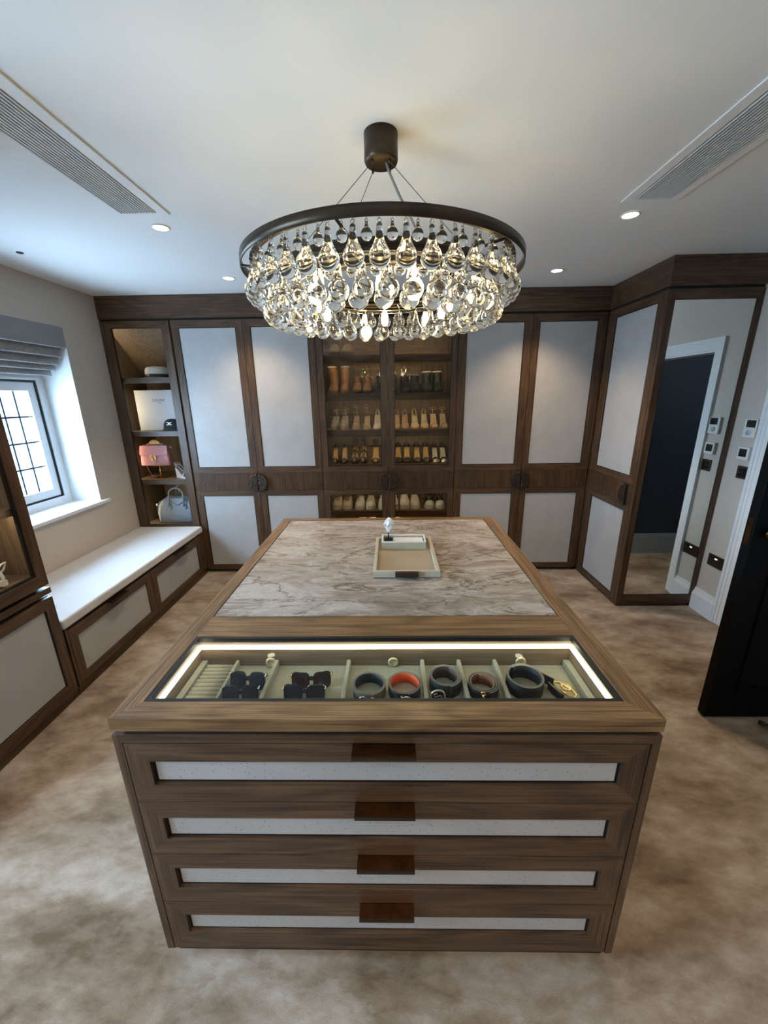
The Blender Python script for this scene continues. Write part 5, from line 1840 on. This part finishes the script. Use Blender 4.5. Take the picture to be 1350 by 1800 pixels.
cp = thing('baseball_cap', 'black baseball cap with white emblem leaning before the white box', 'cap', (-1.935, 3.49, bz))
CAPB = plain('black_cotton', (0.014, 0.015, 0.017), 0.85, var=0.15, bs=0.2)
ccx, ccy = -1.935, 3.492
b = MB()
rows = []
for k in range(7):
    f = k / 6
    a = f * PI / 2
    rr = 0.078 * math.cos(a) ** 0.75 if k < 6 else 0.0015
    rows.append([(ccx + rr * math.cos(2 * PI * j / 24), ccy + 0.62 * rr * math.sin(2 * PI * j / 24), bz + 0.030 + 0.072 * math.sin(a) ** 0.9) for j in range(24)])
rows = [[(ccx + 0.078 * math.cos(2 * PI * j / 24), ccy + 0.62 * 0.078 * math.sin(2 * PI * j / 24), bz + 0.008) for j in range(24)]] + rows
b.loft(rows, CAPB); b.build('crown', cp)
b = MB()
rows = []
for i in range(6):
    f = i / 5
    rows.append([(ccx + (0.076 + 0.012 * f) * math.cos(PI + PI * j / 14), ccy - 0.0 + (0.050 + 0.010 * f) * math.sin(PI + PI * j / 14) * (1 + 0.05 * f), bz + 0.020 - 0.017 * f + 0.010 * math.sin(PI * j / 14) * (1 - f * 0.4)) for j in range(15)])
b.loft(rows, CAPB, True, False, False); b.build('peak', cp, solid=0.003)
b = MB()
ex, ey, ez = ccx, ccy - 0.052, bz + 0.062
for s in (-1, 1):
    b.box(ex + s * 0.006, ex + s * 0.024, ey - 0.001, ey + 0.003, ez + 0.007, ez + 0.013, WHITE)
    b.box(ex + s * 0.006, ex + s * 0.024, ey - 0.003, ey + 0.003, ez - 0.011, ez - 0.005, WHITE)
    b.box(ex + s * 0.002, ex + s * 0.010, ey - 0.002, ey + 0.003, ez - 0.008, ez + 0.010, WHITE)
b.box(ex - 0.003, ex + 0.003, ey - 0.0025, ey + 0.003, ez - 0.004, ez + 0.006, WHITE)
b.build('emblem', cp)

WPINK = plain('blush_white_leather', (0.64, 0.56, 0.52), 0.4, var=0.06)
NUDEW = plain('nude_wedge', (0.42, 0.27, 0.19), 0.5, var=0.08)
_w = sandal('white strappy wedge sandal beside the pink handbag, front of its pair', (-1.918, 3.510, zsh + 0.0008), 0.085, 0.036, WPINK, NUDEW, 0.018, 'wedge', ((0.04, 0.16), (0.30, 0.36)), (0.03, 0.05), True, rz=R(62), group='sandals on the open shelf', name='wedge_sandal')
_w.scale = (0.84, 0.84, 0.84)
_w = sandal('white strappy wedge sandal behind its mate, nearer the shelf back', (-1.897, 3.655, zsh + 0.0008), 0.095, 0.036, WPINK, NUDEW, 0.020, 'wedge', ((0.04, 0.16), (0.30, 0.36)), (0.03, 0.055), True, rz=R(62), group='sandals on the open shelf', name='wedge_sandal')
_w.scale = (0.84, 0.84, 0.84)

tz = 0.7608
tb = thing('tote_bag', 'tan handbag with white knotted scarf in the left tower cabinet', 'handbag', (-1.86, 1.50, tz))
TANB = plain('tan_bag_leather', (0.50, 0.30, 0.13), 0.45, var=0.08)
b = MB(); rloft(b, [(tz, -1.875, 1.500, 0.052, 0.130), (tz + 0.006, -1.875, 1.500, 0.056, 0.136), (tz + 0.09, -1.875, 1.500, 0.050, 0.132), (tz + 0.125, -1.875, 1.500, 0.036, 0.126), (tz + 0.130, -1.875, 1.5, 0.028, 0.12)], TANB, e=0.25); b.build('body', tb)
SCARF = plain('white_scarf', (0.66, 0.63, 0.55), 0.7, var=0.1)
b = MB()
b.tube([(-1.86, 1.44, tz + 0.120), (-1.845, 1.47, tz + 0.165), (-1.825, 1.55, tz + 0.178), (-1.815, 1.600, tz + 0.150), (-1.813, 1.606, tz + 0.095)], [0.006, 0.007, 0.008, 0.008, 0.009], SCARF, 8)
b.tube([(-1.813, 1.604, tz + 0.095), (-1.807, 1.622, tz + 0.115), (-1.806, 1.642, tz + 0.118), (-1.808, 1.630, tz + 0.090), (-1.813, 1.610, tz + 0.070)], 0.005, SCARF, 8)
b.tube([(-1.813, 1.606, tz + 0.095), (-1.810, 1.618, tz + 0.050), (-1.812, 1.612, tz + 0.030)], 0.007, SCARF, 8)
b.box(-1.819, -1.801, 1.600, 1.624, tz + 0.012, tz + 0.040, SCARF)
b.build('scarf_handle', tb)
